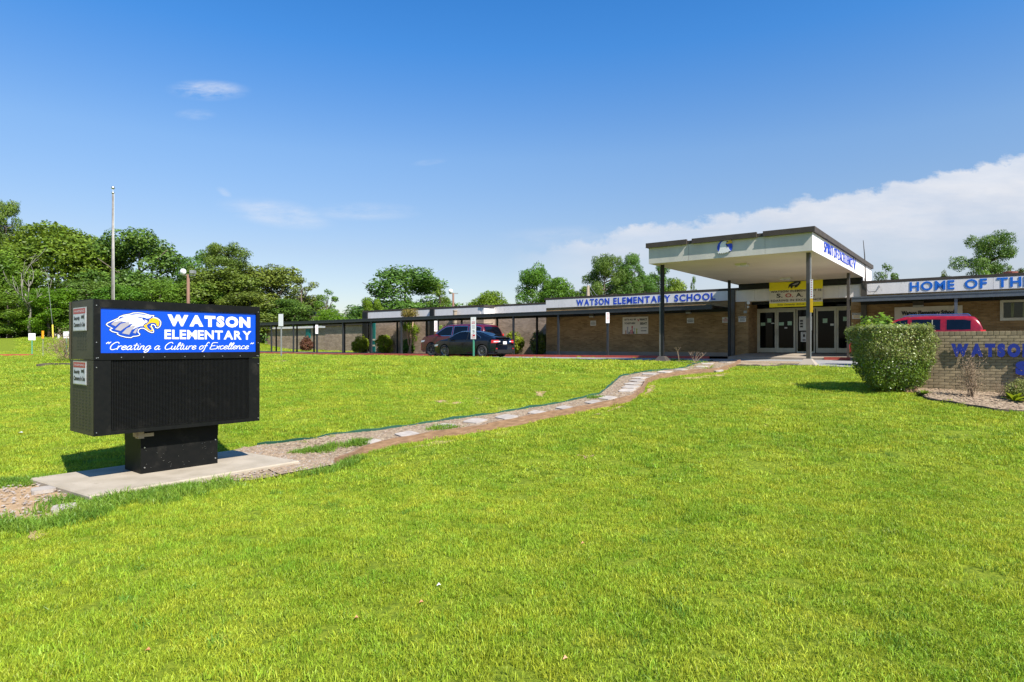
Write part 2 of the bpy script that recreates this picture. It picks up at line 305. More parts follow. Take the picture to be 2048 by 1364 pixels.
LM = dict(
 grass=leafmat('grass_blade', (.20, .30, .018), (.35, .415, .034), (.50, .47, .12), trans=.32, nscale=.8, rough=.5, rand=.20, spec=.3),
 weed=leafmat('coarse_weed_grass', (.10, .19, .02), (.18, .28, .03), trans=.3, nscale=1.5, rough=.45),
 tree=leafmat('broadleaf_green', (.065, .135, .010), (.135, .225, .018), (.18, .26, .025), trans=.3, nscale=.25, rand=.16),
 treed=leafmat('deep_green_leaves', (.055, .115, .015), (.115, .19, .024), trans=.28, nscale=.25, rand=.16),
 bright=leafmat('bright_young_leaves', (.09, .17, .008), (.16, .26, .012), trans=.4, nscale=.5),
 pine=leafmat('pine_needles', (.070, .112, .012), (.135, .185, .020), trans=.15, nscale=.4, rand=.16),
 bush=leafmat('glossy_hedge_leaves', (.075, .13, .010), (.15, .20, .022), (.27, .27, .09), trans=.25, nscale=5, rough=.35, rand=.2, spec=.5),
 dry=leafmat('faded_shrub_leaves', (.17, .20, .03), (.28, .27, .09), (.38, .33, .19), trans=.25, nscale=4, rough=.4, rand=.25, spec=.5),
 yg=leafmat('yellow_green_shrub', (.12, .19, .008), (.21, .28, .014), trans=.35, nscale=4),
 lime=leafmat('lime_leaves', (.12, .22, .02), (.20, .32, .04), trans=.4, nscale=4),
 redbush=leafmat('reddish_brown_shrub', (.09, .035, .02), (.16, .07, .03), trans=.2, nscale=3),
 myrtle=leafmat('myrtle_top', (.15, .16, .02), (.25, .19, .04), trans=.35, nscale=3),
)
# ------------------------------------------------------------------ ground
def inpoly(px, py, poly):
    c = np.zeros(len(px), bool); n = len(poly); j = n-1
    for i in range(n):
        xi, yi = poly[i][:2]; xj, yj = poly[j][:2]
        t = ((yi > py) != (yj > py)) & (px < (xj-xi)*(py-yi)/((yj-yi) or 1e-9)+xi); c ^= t; j = i
    return c
def lawn_ground():
    m = bpy.data.materials.new('lawn_soil_and_thatch'); m.use_nodes = True; nt = m.node_tree; N = nt.nodes; L = nt.links; b = N['Principled BSDF']; b.inputs['Roughness'].default_value = .95; b.inputs['Specular IOR Level'].default_value = .1
    tc = N.new('ShaderNodeTexCoord')
    def nz(s, d=6, st=(1, 1, 1)):
        mp = N.new('ShaderNodeMapping'); mp.inputs['Scale'].default_value = st; L.new(tc.outputs['Object'], mp.inputs[0])
        n = N.new('ShaderNodeTexNoise'); n.inputs['Scale'].default_value = s; n.inputs['Detail'].default_value = d; n.inputs['Roughness'].default_value = .65; L.new(mp.outputs[0], n.inputs[0]); return n.outputs[0]
    r1 = N.new('ShaderNodeValToRGB'); e = r1.color_ramp.elements; e[0].position = .38; e[0].color = (.09, .13, .010, 1); e[1].position = .62; e[1].color = (.18, .22, .018, 1); L.new(nz(14, 8), r1.inputs[0])
    r2 = N.new('ShaderNodeValToRGB'); e = r2.color_ramp.elements; e[0].position = .66; e[0].color = (0, 0, 0, 1); e[1].position = .76; e[1].color = (1, 1, 1, 1); L.new(nz(1.3, 8), r2.inputs[0])
    mx = N.new('ShaderNodeMixRGB'); L.new(r2.outputs[0], mx.inputs[0]); L.new(r1.outputs[0], mx.inputs[1]); mx.inputs[2].default_value = (.27, .235, .06, 1)
    L.new(mx.outputs[0], b.inputs['Base Color'])
    bp = N.new('ShaderNodeBump'); bp.inputs['Distance'].default_value = .05; L.new(nz(9, 8), bp.inputs['Height']); L.new(bp.outputs[0], b.inputs['Normal'])
    M['lawn'] = m
    xs = np.concatenate([[-1500, -700, -350, -200, -140], np.arange(-100, -45, 2.), np.arange(-45, 40, .5), np.arange(40, 90, 2.), [120, 200, 400, 800, 1500]])
    ys = np.concatenate([[-300, -120, -50, -20], np.arange(-8, 48, .45), np.arange(48, 110, 1.5), [120, 150, 200, 300, 500, 900, 1600]])
    XX, YY = np.meshgrid(xs, ys); V = np.stack([XX, YY, rel(XX, YY)+E], -1).reshape(-1, 3); nx = len(xs)
    i = (np.arange(len(ys)-1)[:, None]*nx+np.arange(nx-1)[None]).ravel()
    me = np_mesh('ground', V, np.stack([i, i+1, i+1+nx, i+nx], 1), [m], True); tag(link('ground', me), kind='structure')
lawn_ground()
def strip(name, A, B, nA, nB, dz, m, kind='structure', edge=0):       # sheet between two polylines following the ground
    def res(P, n):
        P = np.array([p[:2] for p in P], float); d = np.r_[0, np.cumsum(np.hypot(*np.diff(P, axis=0).T))]; t = np.linspace(0, d[-1], n); return np.stack([np.interp(t, d, P[:, 0]), np.interp(t, d, P[:, 1])], 1)
    a = res(A, nA); b = res(B, nA); t = np.linspace(0, 1, nB)[None, :, None]; P = a[:, None]*(1-t)+b[:, None]*t
    Z = rel(P[..., 0], P[..., 1])+E+dz; V = np.concatenate([P, Z[..., None]], -1).reshape(-1, 3)
    i = (np.arange(nA-1)[:, None]*nB+np.arange(nB-1)[None]).ravel(); Fq = np.stack([i, i+1, i+1+nB, i+nB], 1)
    # orient upward
    p = V[Fq[0]]; nrm = np.cross(p[1]-p[0], p[2]-p[0])
    if nrm[2] < 0: Fq = Fq[:, ::-1]
    o = link(name, np_mesh(name, V, Fq, [m], True)); tag(o, kind=kind); return o, [tuple(q) for q in a]+[tuple(q) for q in b[::-1]]
def blob(name, pts, dz, m, rings=6, rag=.0):
    P = np.array([p[:2] for p in pts]); c = P.mean(0); n = len(P); k = 4
    d = np.r_[P, P[:1]]; Q = np.concatenate([d[i]+(d[i+1]-d[i])*np.linspace(0, 1, k, endpoint=False)[:, None] for i in range(n)]); n = len(Q)
    Q = Q + rng.normal(0, rag, Q.shape) if rag else Q
    V = [c]; 
    for r in range(1, rings+1): V += list(c+(Q-c)*r/rings)
    V = np.array(V); Z = rel(V[:, 0], V[:, 1])+E+dz
    f = []
    for k_ in range(n): f.append((0, 1+k_, 1+(k_+1) % n, 1+(k_+1) % n))
    for r in range(rings-1):
        for k_ in range(n): a = 1+r*n; f.append((a+k_, a+n+k_, a+n+(k_+1) % n, a+(k_+1) % n))
    me = bpy.data.meshes.new(name); me.from_pydata([(*q, z) for q, z in zip(V, Z)], [], [t if t[2] != t[3] else t[:3] for t in f]); me.materials.append(m); me.update()
    if me.polygons[0].normal.z < 0: me.flip_normals()
    o = link(name, me); tag(o, kind='structure'); return [tuple(q) for q in Q]
BARE = []; SPARSE = []
# driveway in front of the school: near edge drifts towards the kerb to the right
def nearv(u): return .35+.155*max(0, -u-.2) if u < 0 else .35
da = [W(u, nearv(u)) for u in np.linspace(-80, 24, 60)]; db = [W(u, 7.5) for u in np.linspace(-80, 24, 60)]
_, pl = strip('driveway', da, db, 240, 22, .035, M['asphalt']); BARE.append(pl)
def kerb(u0, u1, va, vb, z1, m, name='kerb', dz=0):
    us = np.linspace(u0, u1, max(2, int(abs(u1-u0)/1.0)+1)); mb = MB()
    for a, b in zip(us[:-1], us[1:]):
        P = [W(a, va(a)), W(b, va(b)), W(b, vb(b)), W(a, vb(a))]; g = [gz(*p[:2])+dz for p in P]
        mb.add([(p[0], p[1], z-.15) for p, z in zip(P, g)]+[(p[0], p[1], z+z1) for p, z in zip(P, g)], [(4,5,6,7), (0,1,5,4), (2,3,7,6), (1,2,6,5), (3,0,4,7)])
    o = mb.build(name, m); tag(o, kind='structure'); return o
kerb(-60, -6.1, lambda u: 7.5, lambda u: 7.66, .155, M['red'])
kerb(-1.1, -.1, lambda u: 7.5, lambda u: 7.66, .155, M['red'])
kerb(-.1, 20, lambda u: 7.5, lambda u: 7.66, .155, M['asphalt'])
for a, b in ((-28, -25.2), (-24.4, -21.4), (-20.6, -20.1), (-18.6, -15.6), (-31.5, -28.6), (-36, -32)):
    kerb(a, b, lambda u: nearv(u)-.16, lambda u: nearv(u)-.003, .10, M['red'])
pa = [W(u, 7.66) for u in (-80, -5.2)]; pb = [W(u, 11.2) for u in (-80, -5.2)]
_, pl = strip('walkway', pa, pb, 150, 9, .145, M['slab']); BARE.append(pl)
_, pl = strip('walkway', [W(.0, 7.66), W(22, 7.66)], [W(.0, 10.5), W(22, 10.5)], 44, 7, .145, M['slab']); BARE.append(pl)
fl = MB(); zk = -.545; zd = -.40
fl.add([W(-5.2, 7.52, zk), W(.0, 7.52, zk), W(.0, 10.3, zd-.02), W(-5.2, 10.3, zd-.02), W(.0, 12.5, zd), W(-5.2, 12.5, zd), W(-5.2, 7.52, zk-.2), W(0, 7.52, zk-.2)], [(0,1,2,3), (3,2,4,5), (6,7,1,0)])
tag(fl.build('entrance_floor', M['slab']), kind='structure')
BARE.append([W(-6, 7.5)[:2], W(1, 7.5)[:2], W(1, 13)[:2], W(-6, 13)[:2]])
BARE.append([W(-18, 10)[:2], W(30, 10)[:2], W(30, 40)[:2], W(-18, 40)[:2]])
BARE.append([W(-36, 11.2)[:2], W(-10, 11.2)[:2], W(-10, 40)[:2], W(-36, 40)[:2]])

# far left road with its red kerb
def flat_px(name, pts, dz, m): return blob(name, [G(x, y) for x, y in pts], dz, m, rings=4)
ra = [G(x, y) for x, y in ((-400, 714), (-150, 713.6), (66, 712.6))]
mb = MB()
for p, q in zip(ra[:-1], ra[1:]):
    n = 12
    for i in range(n):
        a = Vector(p).lerp(Vector(q), i/n); b = Vector(p).lerp(Vector(q), (i+1)/n)
        mb.add([(a.x, a.y, gz(a.x, a.y)-.1), (b.x, b.y, gz(b.x, b.y)-.1), (b.x, b.y, gz(b.x, b.y)+.12), (a.x, a.y, gz(a.x, a.y)+.12), (b.x+.1, b.y+.6, gz(b.x, b.y)+.12), (a.x+.1, a.y+.6, gz(a.x, a.y)+.12)], [(0,1,2,3), (3,2,4,5)])
tag(mb.build('kerb', M['red']), kind='structure')
flat_px('pavement', [(66, 713.5), (140, 714), (200, 714), (200, 711), (130, 710.6), (66, 711)], .03, M['slab'])
flat_px('pavement', [(500, 712.2), (560, 712.6), (640, 712.2), (640, 711), (560, 710.8), (500, 711)], .06, M['slab'])

# mulch path with stepping stones and edging
FAR = [(470, 905), (515, 895), (632, 881), (739, 868), (866, 849), (988, 832), (1110, 812), (1198, 793), (1223, 773), (1242, 756), (1281, 748), (1369, 739), (1398, 729), (1425, 724.5)]
NEAR = [(560, 955), (671, 934), (725, 910), (793, 891), (866, 878), (939, 868), (1037, 850), (1135, 829), (1232, 811), (1267, 800), (1286, 783), (1293, 768), (1320, 757), (1379, 749.5), (1437, 745), (1469, 735), (1480, 728)]
gf = [G(*p) for p in FAR]; gn = [G(*p) for p in NEAR]
path, pl = strip('garden_path', gf, gn, 130, 9, .05, M['mulch']); BARE.append(pl); PATHPOLY = pl
PADC = [(-7.01, 9.26), (-5.43, 8.18), (-3.56, 10.66), (-5.14, 11.74)]
bp_ = blob('gravel_patch', [G(x, y) for x, y in ((400, 975), (470, 968), (560, 955), (680, 933), (650, 905), (520, 896), (480, 900), (460, 940))], .03, M['mulch'], 6, .02); BARE.append(bp_); GP1 = bp_
bp_ = blob('bare_soil', [G(x, y) for x, y in ((-60, 982), (20, 979), (66, 970), (118, 983), (165, 1022), (130, 1040), (60, 1046), (-60, 1052))], .025, M['soil'], 6, .03); BARE.append(bp_); GP2 = bp_
for pts in ([(855, 799), (890, 802), (930, 805), (912, 810), (880, 806)], [(1068, 780), (1090, 784), (1084, 796), (1072, 790)], [(60, 1066), (92, 1058), (100, 1070), (70, 1084)],
            [(1285, 790), (1300, 770), (1312, 772), (1306, 784), (1290, 796)], [(1215, 824), (1180, 832), (1240, 814), (1250, 813)], [(920, 880), (860, 894), (800, 900), (870, 884)], [(1350, 758), (1400, 753), (1460, 746), (1455, 752), (1390, 760)],
            [(1155, 910), (1185, 912), (1172, 918)], [(948, 795), (962, 797), (950, 799)], [(645, 718), (700, 719), (690, 721), (650, 720)], [(520, 722), (600, 721), (560, 724)]):
    SPARSE.append(blob('bare_soil', [G(x, y) for x, y in pts], .012, M['soil'], 3, .03))
bd = [G(x, y) for x, y in ((1392, 729.5), (1440, 735), (1472, 733), (1540, 734), (1600, 730), (1606, 725.5), (1540, 724), (1470, 723.5), (1425, 724))]
bp_ = blob('mulch_bed', bd, .045, M['mulch'], 5, .01); BARE.append(bp_)
# monument bed
WX, WY = 9.71, 15.24; WBZ = -1.17
def WL(s, t, z=0): return (WX+s*UX+t*VX, WY+s*UY+t*VY, E+z)
bedn = [G(x, y)[:2] for x, y in ((1770, 774), (1809, 780), (1840, 789), (1858, 800), (1898, 808), (1945, 816), (1992, 822), (2048, 825), (2150, 830))]+[WL(6.5, -1.6)[:2]]
bedf = [WL(-1.2, .3)[:2], WL(-.3, .35)[:2], WL(1, .35)[:2], WL(3, .35)[:2], WL(6.6, .35)[:2]]
_, pl = strip('mulch_bed', bedn, bedf, 60, 12, .04, M['mulch']); BARE.append(pl); BED = pl
for p in bedf: pass

def edging(name, label, cat, P, h, th, m, dz=0, n=60, wob=.012, group=None, board=None):
    P = np.array([p[:2] for p in P]); d = np.r_[0, np.cumsum(np.hypot(*np.diff(P, axis=0).T))]; t = np.linspace(0, d[-1], n); X = np.interp(t, d, P[:, 0]); Y = np.interp(t, d, P[:, 1])
    root = thing(name, label, cat, (X[0], Y[0], gz(X[0], Y[0])), 0, group); off = Vector(root.location)
    step = n-1 if board is None else max(1, int(board/(d[-1]/n)))
    for s in range(0, n-1, step):
        e = min(n-1, s+step); mb = MB(off); vs = []; jz = random.uniform(-.012, .012) if board else 0
        for i in range(s, e+1):
            dx = X[min(i+1, n-1)]-X[max(i-1, 0)]; dy = Y[min(i+1, n-1)]-Y[max(i-1, 0)]; l = math.hypot(dx, dy); nx, ny = -dy/l*th/2, dx/l*th/2
            g = gz(X[i], Y[i])+dz; hh = h+wob*math.sin(i*1.7)+wob*math.sin(i*.6)+jz
            vs += [(X[i]+nx, Y[i]+ny, g-.12), (X[i]+nx, Y[i]+ny, g+hh), (X[i]-nx, Y[i]-ny, g+hh), (X[i]-nx, Y[i]-ny, g-.12)]
        fs = []
        for i in range(e-s):
            for k in range(3): fs.append((i*4+k, i*4+k+1, i*4+5+k, i*4+4+k))
        fs += [(0,1,2,3), tuple(len(vs)-4+k for k in (3,2,1,0))]
        mb.add(vs, fs); mb.build('board' if board else 'strip', m, root)
    return root
edging('plastic_edging', 'green plastic edging along the far side of the mulch path', 'edging', gf[1:], .085, .03, M['gplastic'], n=110)
edging('timber_edging', 'weathered brown timber edging boards along the near side of the mulch path', 'edging', gn[1:], .15, .045, M['timber'], n=90, board=1.9, wob=.006)
edging('timber_edging', 'dark rotten timber edging the mulch bed beyond the path end', 'edging', [G(x, y) for x, y in ((1472, 733), (1540, 734), (1600, 730))], .07, .09, M['dtimber'], n=20, board=1.6, wob=.012)
edging('timber_edging', 'dark timber offcut lying in the grass beside the left canopy post', 'edging', [G(x, y) for x, y in ((1345, 724.5), (1392, 731))], .06, .1, M['dtimber'], n=6)
edging('timber_edging', 'dark border edging of the mulch bed in front of the brick monument wall', 'edging', [(*p, 0) for p in bedn[1:]], .05, .05, M['dtimber'], n=50, board=1.5, wob=.01)
edging('timber_edging', 'old dark log edging around the bare shrub left of the sign', 'edging', [G(x, y) for x, y in ((74, 733.5), (100, 731), (140, 731.5), (190, 733))], .10, .14, M['dtimber'], n=12, board=1.5)
mb = MB(); c_ = G(1822, 786); mb.box(c_[0]-.16, c_[0]+.12, c_[1]-.04, c_[1]+.1, c_[2]-.05, c_[2]+.16)
tag(mb.build('edging_brick', M['timber']), 'short brown block standing at the left foot of the brick monument wall', 'edging')

def irregular_slab(name, c, rad, th, m, parent=None, off=(0, 0, 0), n=7, rz=None):
    rz = random.uniform(0, 3) if rz is None else rz; mb = MB(off); top = []; bot = []
    nn = 4; pts = []
    for k in range(nn):
        a = rz+math.pi/2*k+math.pi/4; r = rad*random.uniform(.88, 1.12)*1.2
        for da in (-.13, .13): pts.append((c[0]+r*math.cos(a+da), c[1]+r*math.sin(a+da)))
    tz = [gz(x, y)+.05 for x, y in pts]
    n = len(pts); mb.add([(x, y, z+th) for (x, y), z in zip(pts, tz)]+[(x, y, z-.02) for (x, y), z in zip(pts, tz)], [tuple(range(n))]+[(k, n+k, n+(k+1) % n, (k+1) % n) for k in range(n)])
    return mb.build(name, m, parent)
for (x, y, wpx) in ((812, 875, 41), (746, 890, 26), (888, 858, 40), (951, 848, 41), (1012, 840, 38), (1073, 831, 31), (1128, 821, 30), (1189, 810, 32), (1215, 801, 30), (1254, 786, 30), (1262, 779, 30), (1266, 772, 30), (1274, 766, 30), (1279, 760, 28), (1299, 752, 28), (1328, 748, 25), (1362, 743, 24), (1432, 744.5, 24), (1404, 737, 22), (1415, 731, 22), (1450, 728, 24)):
    g = G(x, y); irregular_slab('stepping_stone', g, wpx/F*g[1]*.5, .025, M['stone'], path, rz=AB*-1+random.uniform(-.3, .3)+.0)
for (x, y, r_) in ((88, 988, .16), (128, 1026, .14)):
    g = G(x, y); o = irregular_slab('stepping_stone', g, r_, .03, M['stone']); tag(o, {88: 'pale flat stone by the left end of the concrete pad', 128: 'pale flat stone at the edge of the bare sandy patch'}[x], 'stone')

# gravel and bark chips lying on the path and beds (countless)
def scatter_bits(name, polys, dens, size, m, dz=.055, seed=1, n_max=9000, flat=.4):
    r = np.random.default_rng(seed); V = []; Fc = []; k = 0
    base = np.array([(1, 0, 0), (0, 1, 0), (-1, 0, 0), (0, -1, 0), (0, 0, 1)], float); bf = np.array([(0, 1, 4), (1, 2, 4), (2, 3, 4), (3, 0, 4)])
    for poly, dn in zip(polys, dens):
        P = np.array(poly)[:, :2]; lo, hi = P.min(0), P.max(0); cnt = int((hi-lo).prod()*dn); q = r.uniform(lo, hi, (cnt, 2)); q = q[inpoly(q[:, 0], q[:, 1], poly)][:n_max]
        z = rel(q[:, 0], q[:, 1])+E+dz
        for (x, y), zz in zip(q, z):
            s = size*r.uniform(.4, 1.3); a = r.uniform(0, 6.3); st = np.array([s, s*r.uniform(.35, 1), s*flat*r.uniform(.6, 1.3)]); b = base*st
            ca, sa = math.cos(a), math.sin(a); b = np.stack([b[:, 0]*ca-b[:, 1]*sa, b[:, 0]*sa+b[:, 1]*ca, b[:, 2]-.003], 1)+(x, y, zz); V.append(b); Fc.append(bf+k*5); k += 1
    me = np_mesh(name, np.concatenate(V), np.concatenate(Fc), [m]); return tag(link(name, me), kind='stuff')
scatter_bits('gravel', [PATHPOLY, GP1, GP2], (26, 120, 150), .024, M['pebble'], seed=3)
scatter_bits('bark_chips', [PATHPOLY, GP1, GP2, BED], (210, 200, 40, 260), .034, M['chip'], seed=4, flat=.35)

# concrete pad of the message sign
def pad():
    mb = MB(); z1 = E-1.935; n = 4; P = PADC; b = .02; c = np.mean(P, 0)
    inner = [tuple(np.array(p)+(c-np.array(p))*.012) for p in P]
    mb.add([(x, y, z1-.22) for x, y in P]+[(x, y, z1-b) for x, y in P]+[(x, y, z1) for x, y in inner],
           [(k, (k+1) % 4, 4+(k+1) % 4, 4+k) for k in range(4)]+[(4+k, 4+(k+1) % 4, 8+(k+1) % 4, 8+k) for k in range(4)]+[(8, 9, 10, 11)])
    tag(mb.build('concrete_pad', M['concrete']), kind='structure'); BARE.append(P)
pad()

# ------------------------------------------------------------------ lettering
_tc = {}
def text_mesh(s, off=0.0, ext=0.0, res=3, shear=0, space=1.0):
    k = (s, off, ext, shear, space)
    if k in _tc: return _tc[k]
    cu = bpy.data.curves.new('lettering', 'FONT'); cu.body = s; cu.offset = off; cu.extrude = ext; cu.resolution_u = res; cu.shear = shear; cu.size = 1; cu.space_character = space
    o = bpy.data.objects.new('lettering', cu); C.objects.link(o); dg = bpy.context.evaluated_depsgraph_get(); dg.update()
    me = bpy.data.meshes.new_from_object(o.evaluated_get(dg)); bpy.data.objects.remove(o); bpy.data.curves.remove(cu)
    v = np.empty(len(me.vertices)*3, np.float32); me.vertices.foreach_get('co', v); v = v.reshape(-1, 3)
    fs = [tuple(p.vertices) for p in me.polygons]; bpy.data.meshes.remove(me); _tc[k] = (v, fs); return v, fs
CAPH = .692
def text_obj(name, s, x0, x1, z0, z1, y, m, parent, off=0.03, ext=0, axis='x', shear=0, origin=None, th=0, space=1.0):
    """word fitted between x0..x1 and baseline z0 .. cap height z1, facing -y (or +x when axis is 'y')"""
    v, fs = text_mesh(s, off, .5 if th else 0, shear=shear, space=space); v = v.copy(); bx0, bx1 = v[:, 0].min(), v[:, 0].max(); sc = (x1-x0)/(bx1-bx0)
    X = (v[:, 0]-bx0)*sc+x0; Z = v[:, 1]*(z1-z0)/(CAPH+off)+z0; Y = -v[:, 2]*2*th/2 if th else v[:, 2]*0
    if axis == 'x': P = np.stack([X, y-(th/2)+Y if th else Y+y, Z], 1)
    else: P = np.stack([y+(th/2)-Y if th else Y+y, X, Z], 1)
    me = bpy.data.meshes.new(name); me.from_pydata(P.tolist(), [], fs); me.materials.append(m); me.update(); return link(name, me, parent)
def letters(word, spans, z0f, z1f, y, m, parent, off=.045, th=.03, axis='x'):
    """one mesh per letter; spans = (x0, x1) of the whole word; z functions of x"""
    widths = []
    for ch in word: v, _ = text_mesh(ch, off, .5); widths.append(v[:, 0].max()-v[:, 0].min())
    gap = .13; tot = sum(widths)+gap*(len(word)-1); k = (spans[1]-spans[0])/tot; x = spans[0]
    for ch, wd in zip(word, widths):
        xm = x+wd*k/2; text_obj('letter', ch, x, x+wd*k, z0f(xm), z1f(xm), y, m, parent, off, axis=axis, th=th); x += (wd+gap)*k
def lines_of_print(parent, x0, x1, zs, y, m, h=.012, axis='x', seed=0, name='small_print'):      # rows of illegible small print as little dashes
    r = random.Random(seed); mb = MB()
    for z in zs:
        x = x0+(x1-x0)*r.uniform(0, .1)
        while x < x1:
            wd = (x1-x0)*r.uniform(.06, .2); e = min(x+wd, x1); mb.add([(x, y, z), (e, y, z), (e, y, z+h), (x, y, z+h)] if axis == 'x' else [(y, x, z), (y, e, z), (y, e, z+h), (y, x, z+h)], [(0,1,2,3)]); x = e+(x1-x0)*.03
    return mb.build(name, m, parent)
# ------------------------------------------------------------------ message sign in the foreground
SA = R(50.4); SO = (-5.81, 8.84)
def sign():
    root = thing('message_sign', 'black two-part message sign with blue school name panel standing on a concrete pad', 'sign', (SO[0], SO[1], E-1.935), SA)
    SX, SY = math.cos(SA), math.sin(SA); NX, NY = -math.sin(SA), math.cos(SA)
    z0 = 1.935                      # local z of eye level
    def ss(px, t=0):               # local x of photograph column px on the plane y=t
        r = (px-1024)/F; ax = SO[0]+t*NX; ay = SO[1]+t*NY; return (r*ay-ax)/(SX-r*SY)
    def sz(py, s, t=0): return z0+(690-py)/F*(SO[1]+s*SY+t*NY)
    Wd = ss(519); T = 1.0; zt = z0+.642; zm = z0-.213; zb = z0-1.274
    def cab(name, za, zb_, d0, mt, mi):
        mb = MB(); w2 = Wd; mb.box(0, w2, .012, T, za, zb_); return mb
    # upper cabinet: body, raised front frame (four mitred members), name panel
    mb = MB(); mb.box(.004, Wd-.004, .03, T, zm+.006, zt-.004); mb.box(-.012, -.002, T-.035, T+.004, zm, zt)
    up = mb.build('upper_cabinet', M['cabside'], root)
    xa, xb = ss(201.3), ss(511.8); pza, pzb = zm+.10, zt-.115
    def member(pts, name='frame_member'):
        m_ = MB(); n = len(pts); m_.add([(a, -.012, b) for a, b in pts]+[(a, .03, b) for a, b in pts], [tuple(range(n)), tuple(range(2*n-1, n-1, -1))]+[((k+1) % n, k, n+k, n+(k+1) % n) for k in range(n)]); return m_.build(name, M['cabinet'], up)
    g = .0015
    member([(0, zt), (xa, pzb), (xb, pzb), (Wd, zt)][::-1]); member([(0, zm), (Wd, zm), (xb, pza), (xa, pza)])
    member([(0, zm+g), (xa-g, pza+g), (xa-g, pzb-g), (0, zt-g)]); member([(Wd, zm+g), (Wd, zt-g), (xb+g, pzb-g), (xb+g, pza+g)])
    pn = MB(); pn.add([(xa, .012, pza), (xb, .012, pza), (xb, .012, pzb), (xa, .012, pzb)], [(0,1,2,3)]); panel = pn.build('name_panel', M['signblue'], root)
    k = .0100
    def PT(X, Y):                  # point of the printed emblem, from the photograph
        px, py = 200+X/12.047, 610+Y/12.047; s = ss(px, .01); return (s, sz(py, s, .01))
    def off(pts, d):
        n = len(pts); out = []; A = sum(pts[i][0]*pts[(i+1) % n][1]-pts[(i+1) % n][0]*pts[i][1] for i in range(n)); sg = 1 if A > 0 else -1
        for i in range(n):
            p, q, r_ = Vector(pts[i-1]), Vector(pts[i]), Vector(pts[(i+1) % n]); a = (q-p).normalized(); b = (r_-q).normalized(); na = Vector((a.y, -a.x))*sg; nb = Vector((b.y, -b.x))*sg
            nn = (na+nb); nn = nn.normalized() if nn.length > .2 else na; out.append(tuple(q+nn*d/max(.6, nn.dot(na))))
        return out
    O = [(745,200),(800,182),(920,178),(1040,190),(1140,220),(1220,245),(1300,245),(1305,265),(1290,290),(1380,310),(1440,350),(1475,410),(1472,470),(1445,530),(1390,565),(1332,550),(1322,505),(1290,478),(1252,480),(1248,515),(1280,570),(1305,630),(1290,672),(1230,672),(1160,642),(1090,592),(1040,567),(980,570),(935,600),(925,650),(970,700),(955,735),(900,755),(800,765),(750,795),(620,785),(480,748),(402,705),(415,680),(290,648),(228,603),(240,572),(285,560),(180,510),(140,470),(170,430),(300,370),(440,310),(455,280),(560,237),(715,212)]
    W1 = [(270,458),(330,398),(480,332),(600,300),(500,292),(600,262),(760,238),(900,222),(1050,236),(1240,276),(1195,318),(1120,325),(1060,300),(1005,300),(1030,345),(1060,385),(1130,368),(1142,410),(1060,452),(1035,485),(1020,515),(940,500),(880,520),(800,470),(700,440),(600,400),(480,420),(380,470)]
    FE = [([(262,462),(330,402),(510,380),(560,392),(450,440),(372,512)], 'grey'), ([(330,398),(600,302),(760,345),(600,380),(430,440),(360,440)], 'white'),
          ([(355,590),(500,450),(690,400),(720,470),(610,540),(490,625)], 'grey'), ([(480,520),(520,460),(700,395),(880,410),(700,470),(560,520)], 'white'),
          ([(525,680),(640,560),(800,490),(860,520),(760,600),(700,715)], 'grey'), ([(690,560),(760,480),(900,450),(1010,500),(880,540),(780,590)], 'white'),
          ([(790,670),(850,580),(930,540),(890,610),(858,686)], 'grey')]
    Y = [(1240,315),(1330,318),(1400,350),(1430,410),(1420,480),(1388,525),(1362,490),(1345,445),(1290,425),(1220,430),(1150,460),(1118,500),(1150,560),(1210,612),(1240,600),(1235,560),(1190,510),(1215,500),(1255,560),(1272,620),(1230,640),(1150,602),(1080,545),(1042,492),(1110,460),(1170,410),(1190,350)]
    em = MB().add([], []).build('eagle_emblem', M['black'], panel)
    def layer(pts, m, y, d=0):
        q = [PT(*p) for p in off(pts, d)]; a = MB(); a.poly(q, y); return a.build('emblem_layer', m, panel)
    bpy.data.objects.remove(em)
    layer(O, M['black'], .0100, 14); layer(O, M['white'], .0085, 0); layer(O, M['signblue2'], .0070, -20)
    layer(W1, M['white'], .0055)
    for p, c in FE: layer(p, M[c], .0050 if c == 'white' else .0042)
    layer(Y, M['yellow'], .0040); layer([(1010,300),(1080,320),(1150,332),(1180,350),(1150,372),(1085,365),(1050,350)], M['signblue2'], .0036); layer([(1060,350),(1110,365),(1125,378),(1075,372)], M['white'], .0030)
    layer([(850,285),(930,280),(1010,300),(1030,330),(985,312)], M['signblue2'], .0034); layer([(1212,362),(1240,355),(1236,372)], M['black'], .0030)
    # words, measured on the photograph
    def zz(py, px): s = ss(px, .01); return sz(py, s, .01)
    def word(t, px0, px1, pyb0, pyt0, off_, **kw):      # left edge baseline / cap rows
        a, b = ss(px0, .01), ss(px1, .01); return text_obj('lettering', t, a, b, sz(pyb0, a, .01), sz(pyt0, a, .01), .009, M['white'], panel, off_, **kw)
    def wordl(t, px0, px1, pyb, pyt, off_, m=M['white']):
        a, b = ss(px0, .01), ss(px1, .01); z0_, z1_ = sz(pyb, a, .01), sz(pyt, a, .01); ws = [text_mesh(c, off_)[0][:, 0] for c in t]; ws = [v.max()-v.min() for v in ws]; gp = .07; k_ = (b-a)/(sum(ws)+gp*(len(t)-1)); x = a
        for c, w_ in zip(t, ws): text_obj('lettering', c, x, x+w_*k_, z0_, z1_, .009, m, panel, off_); x += (w_+gp)*k_
    wordl('WATSON', 335, 500.5, 650, 628.5, .065); wordl('ELEMENTARY', 329, 502.5, 677.3, 659, .032)
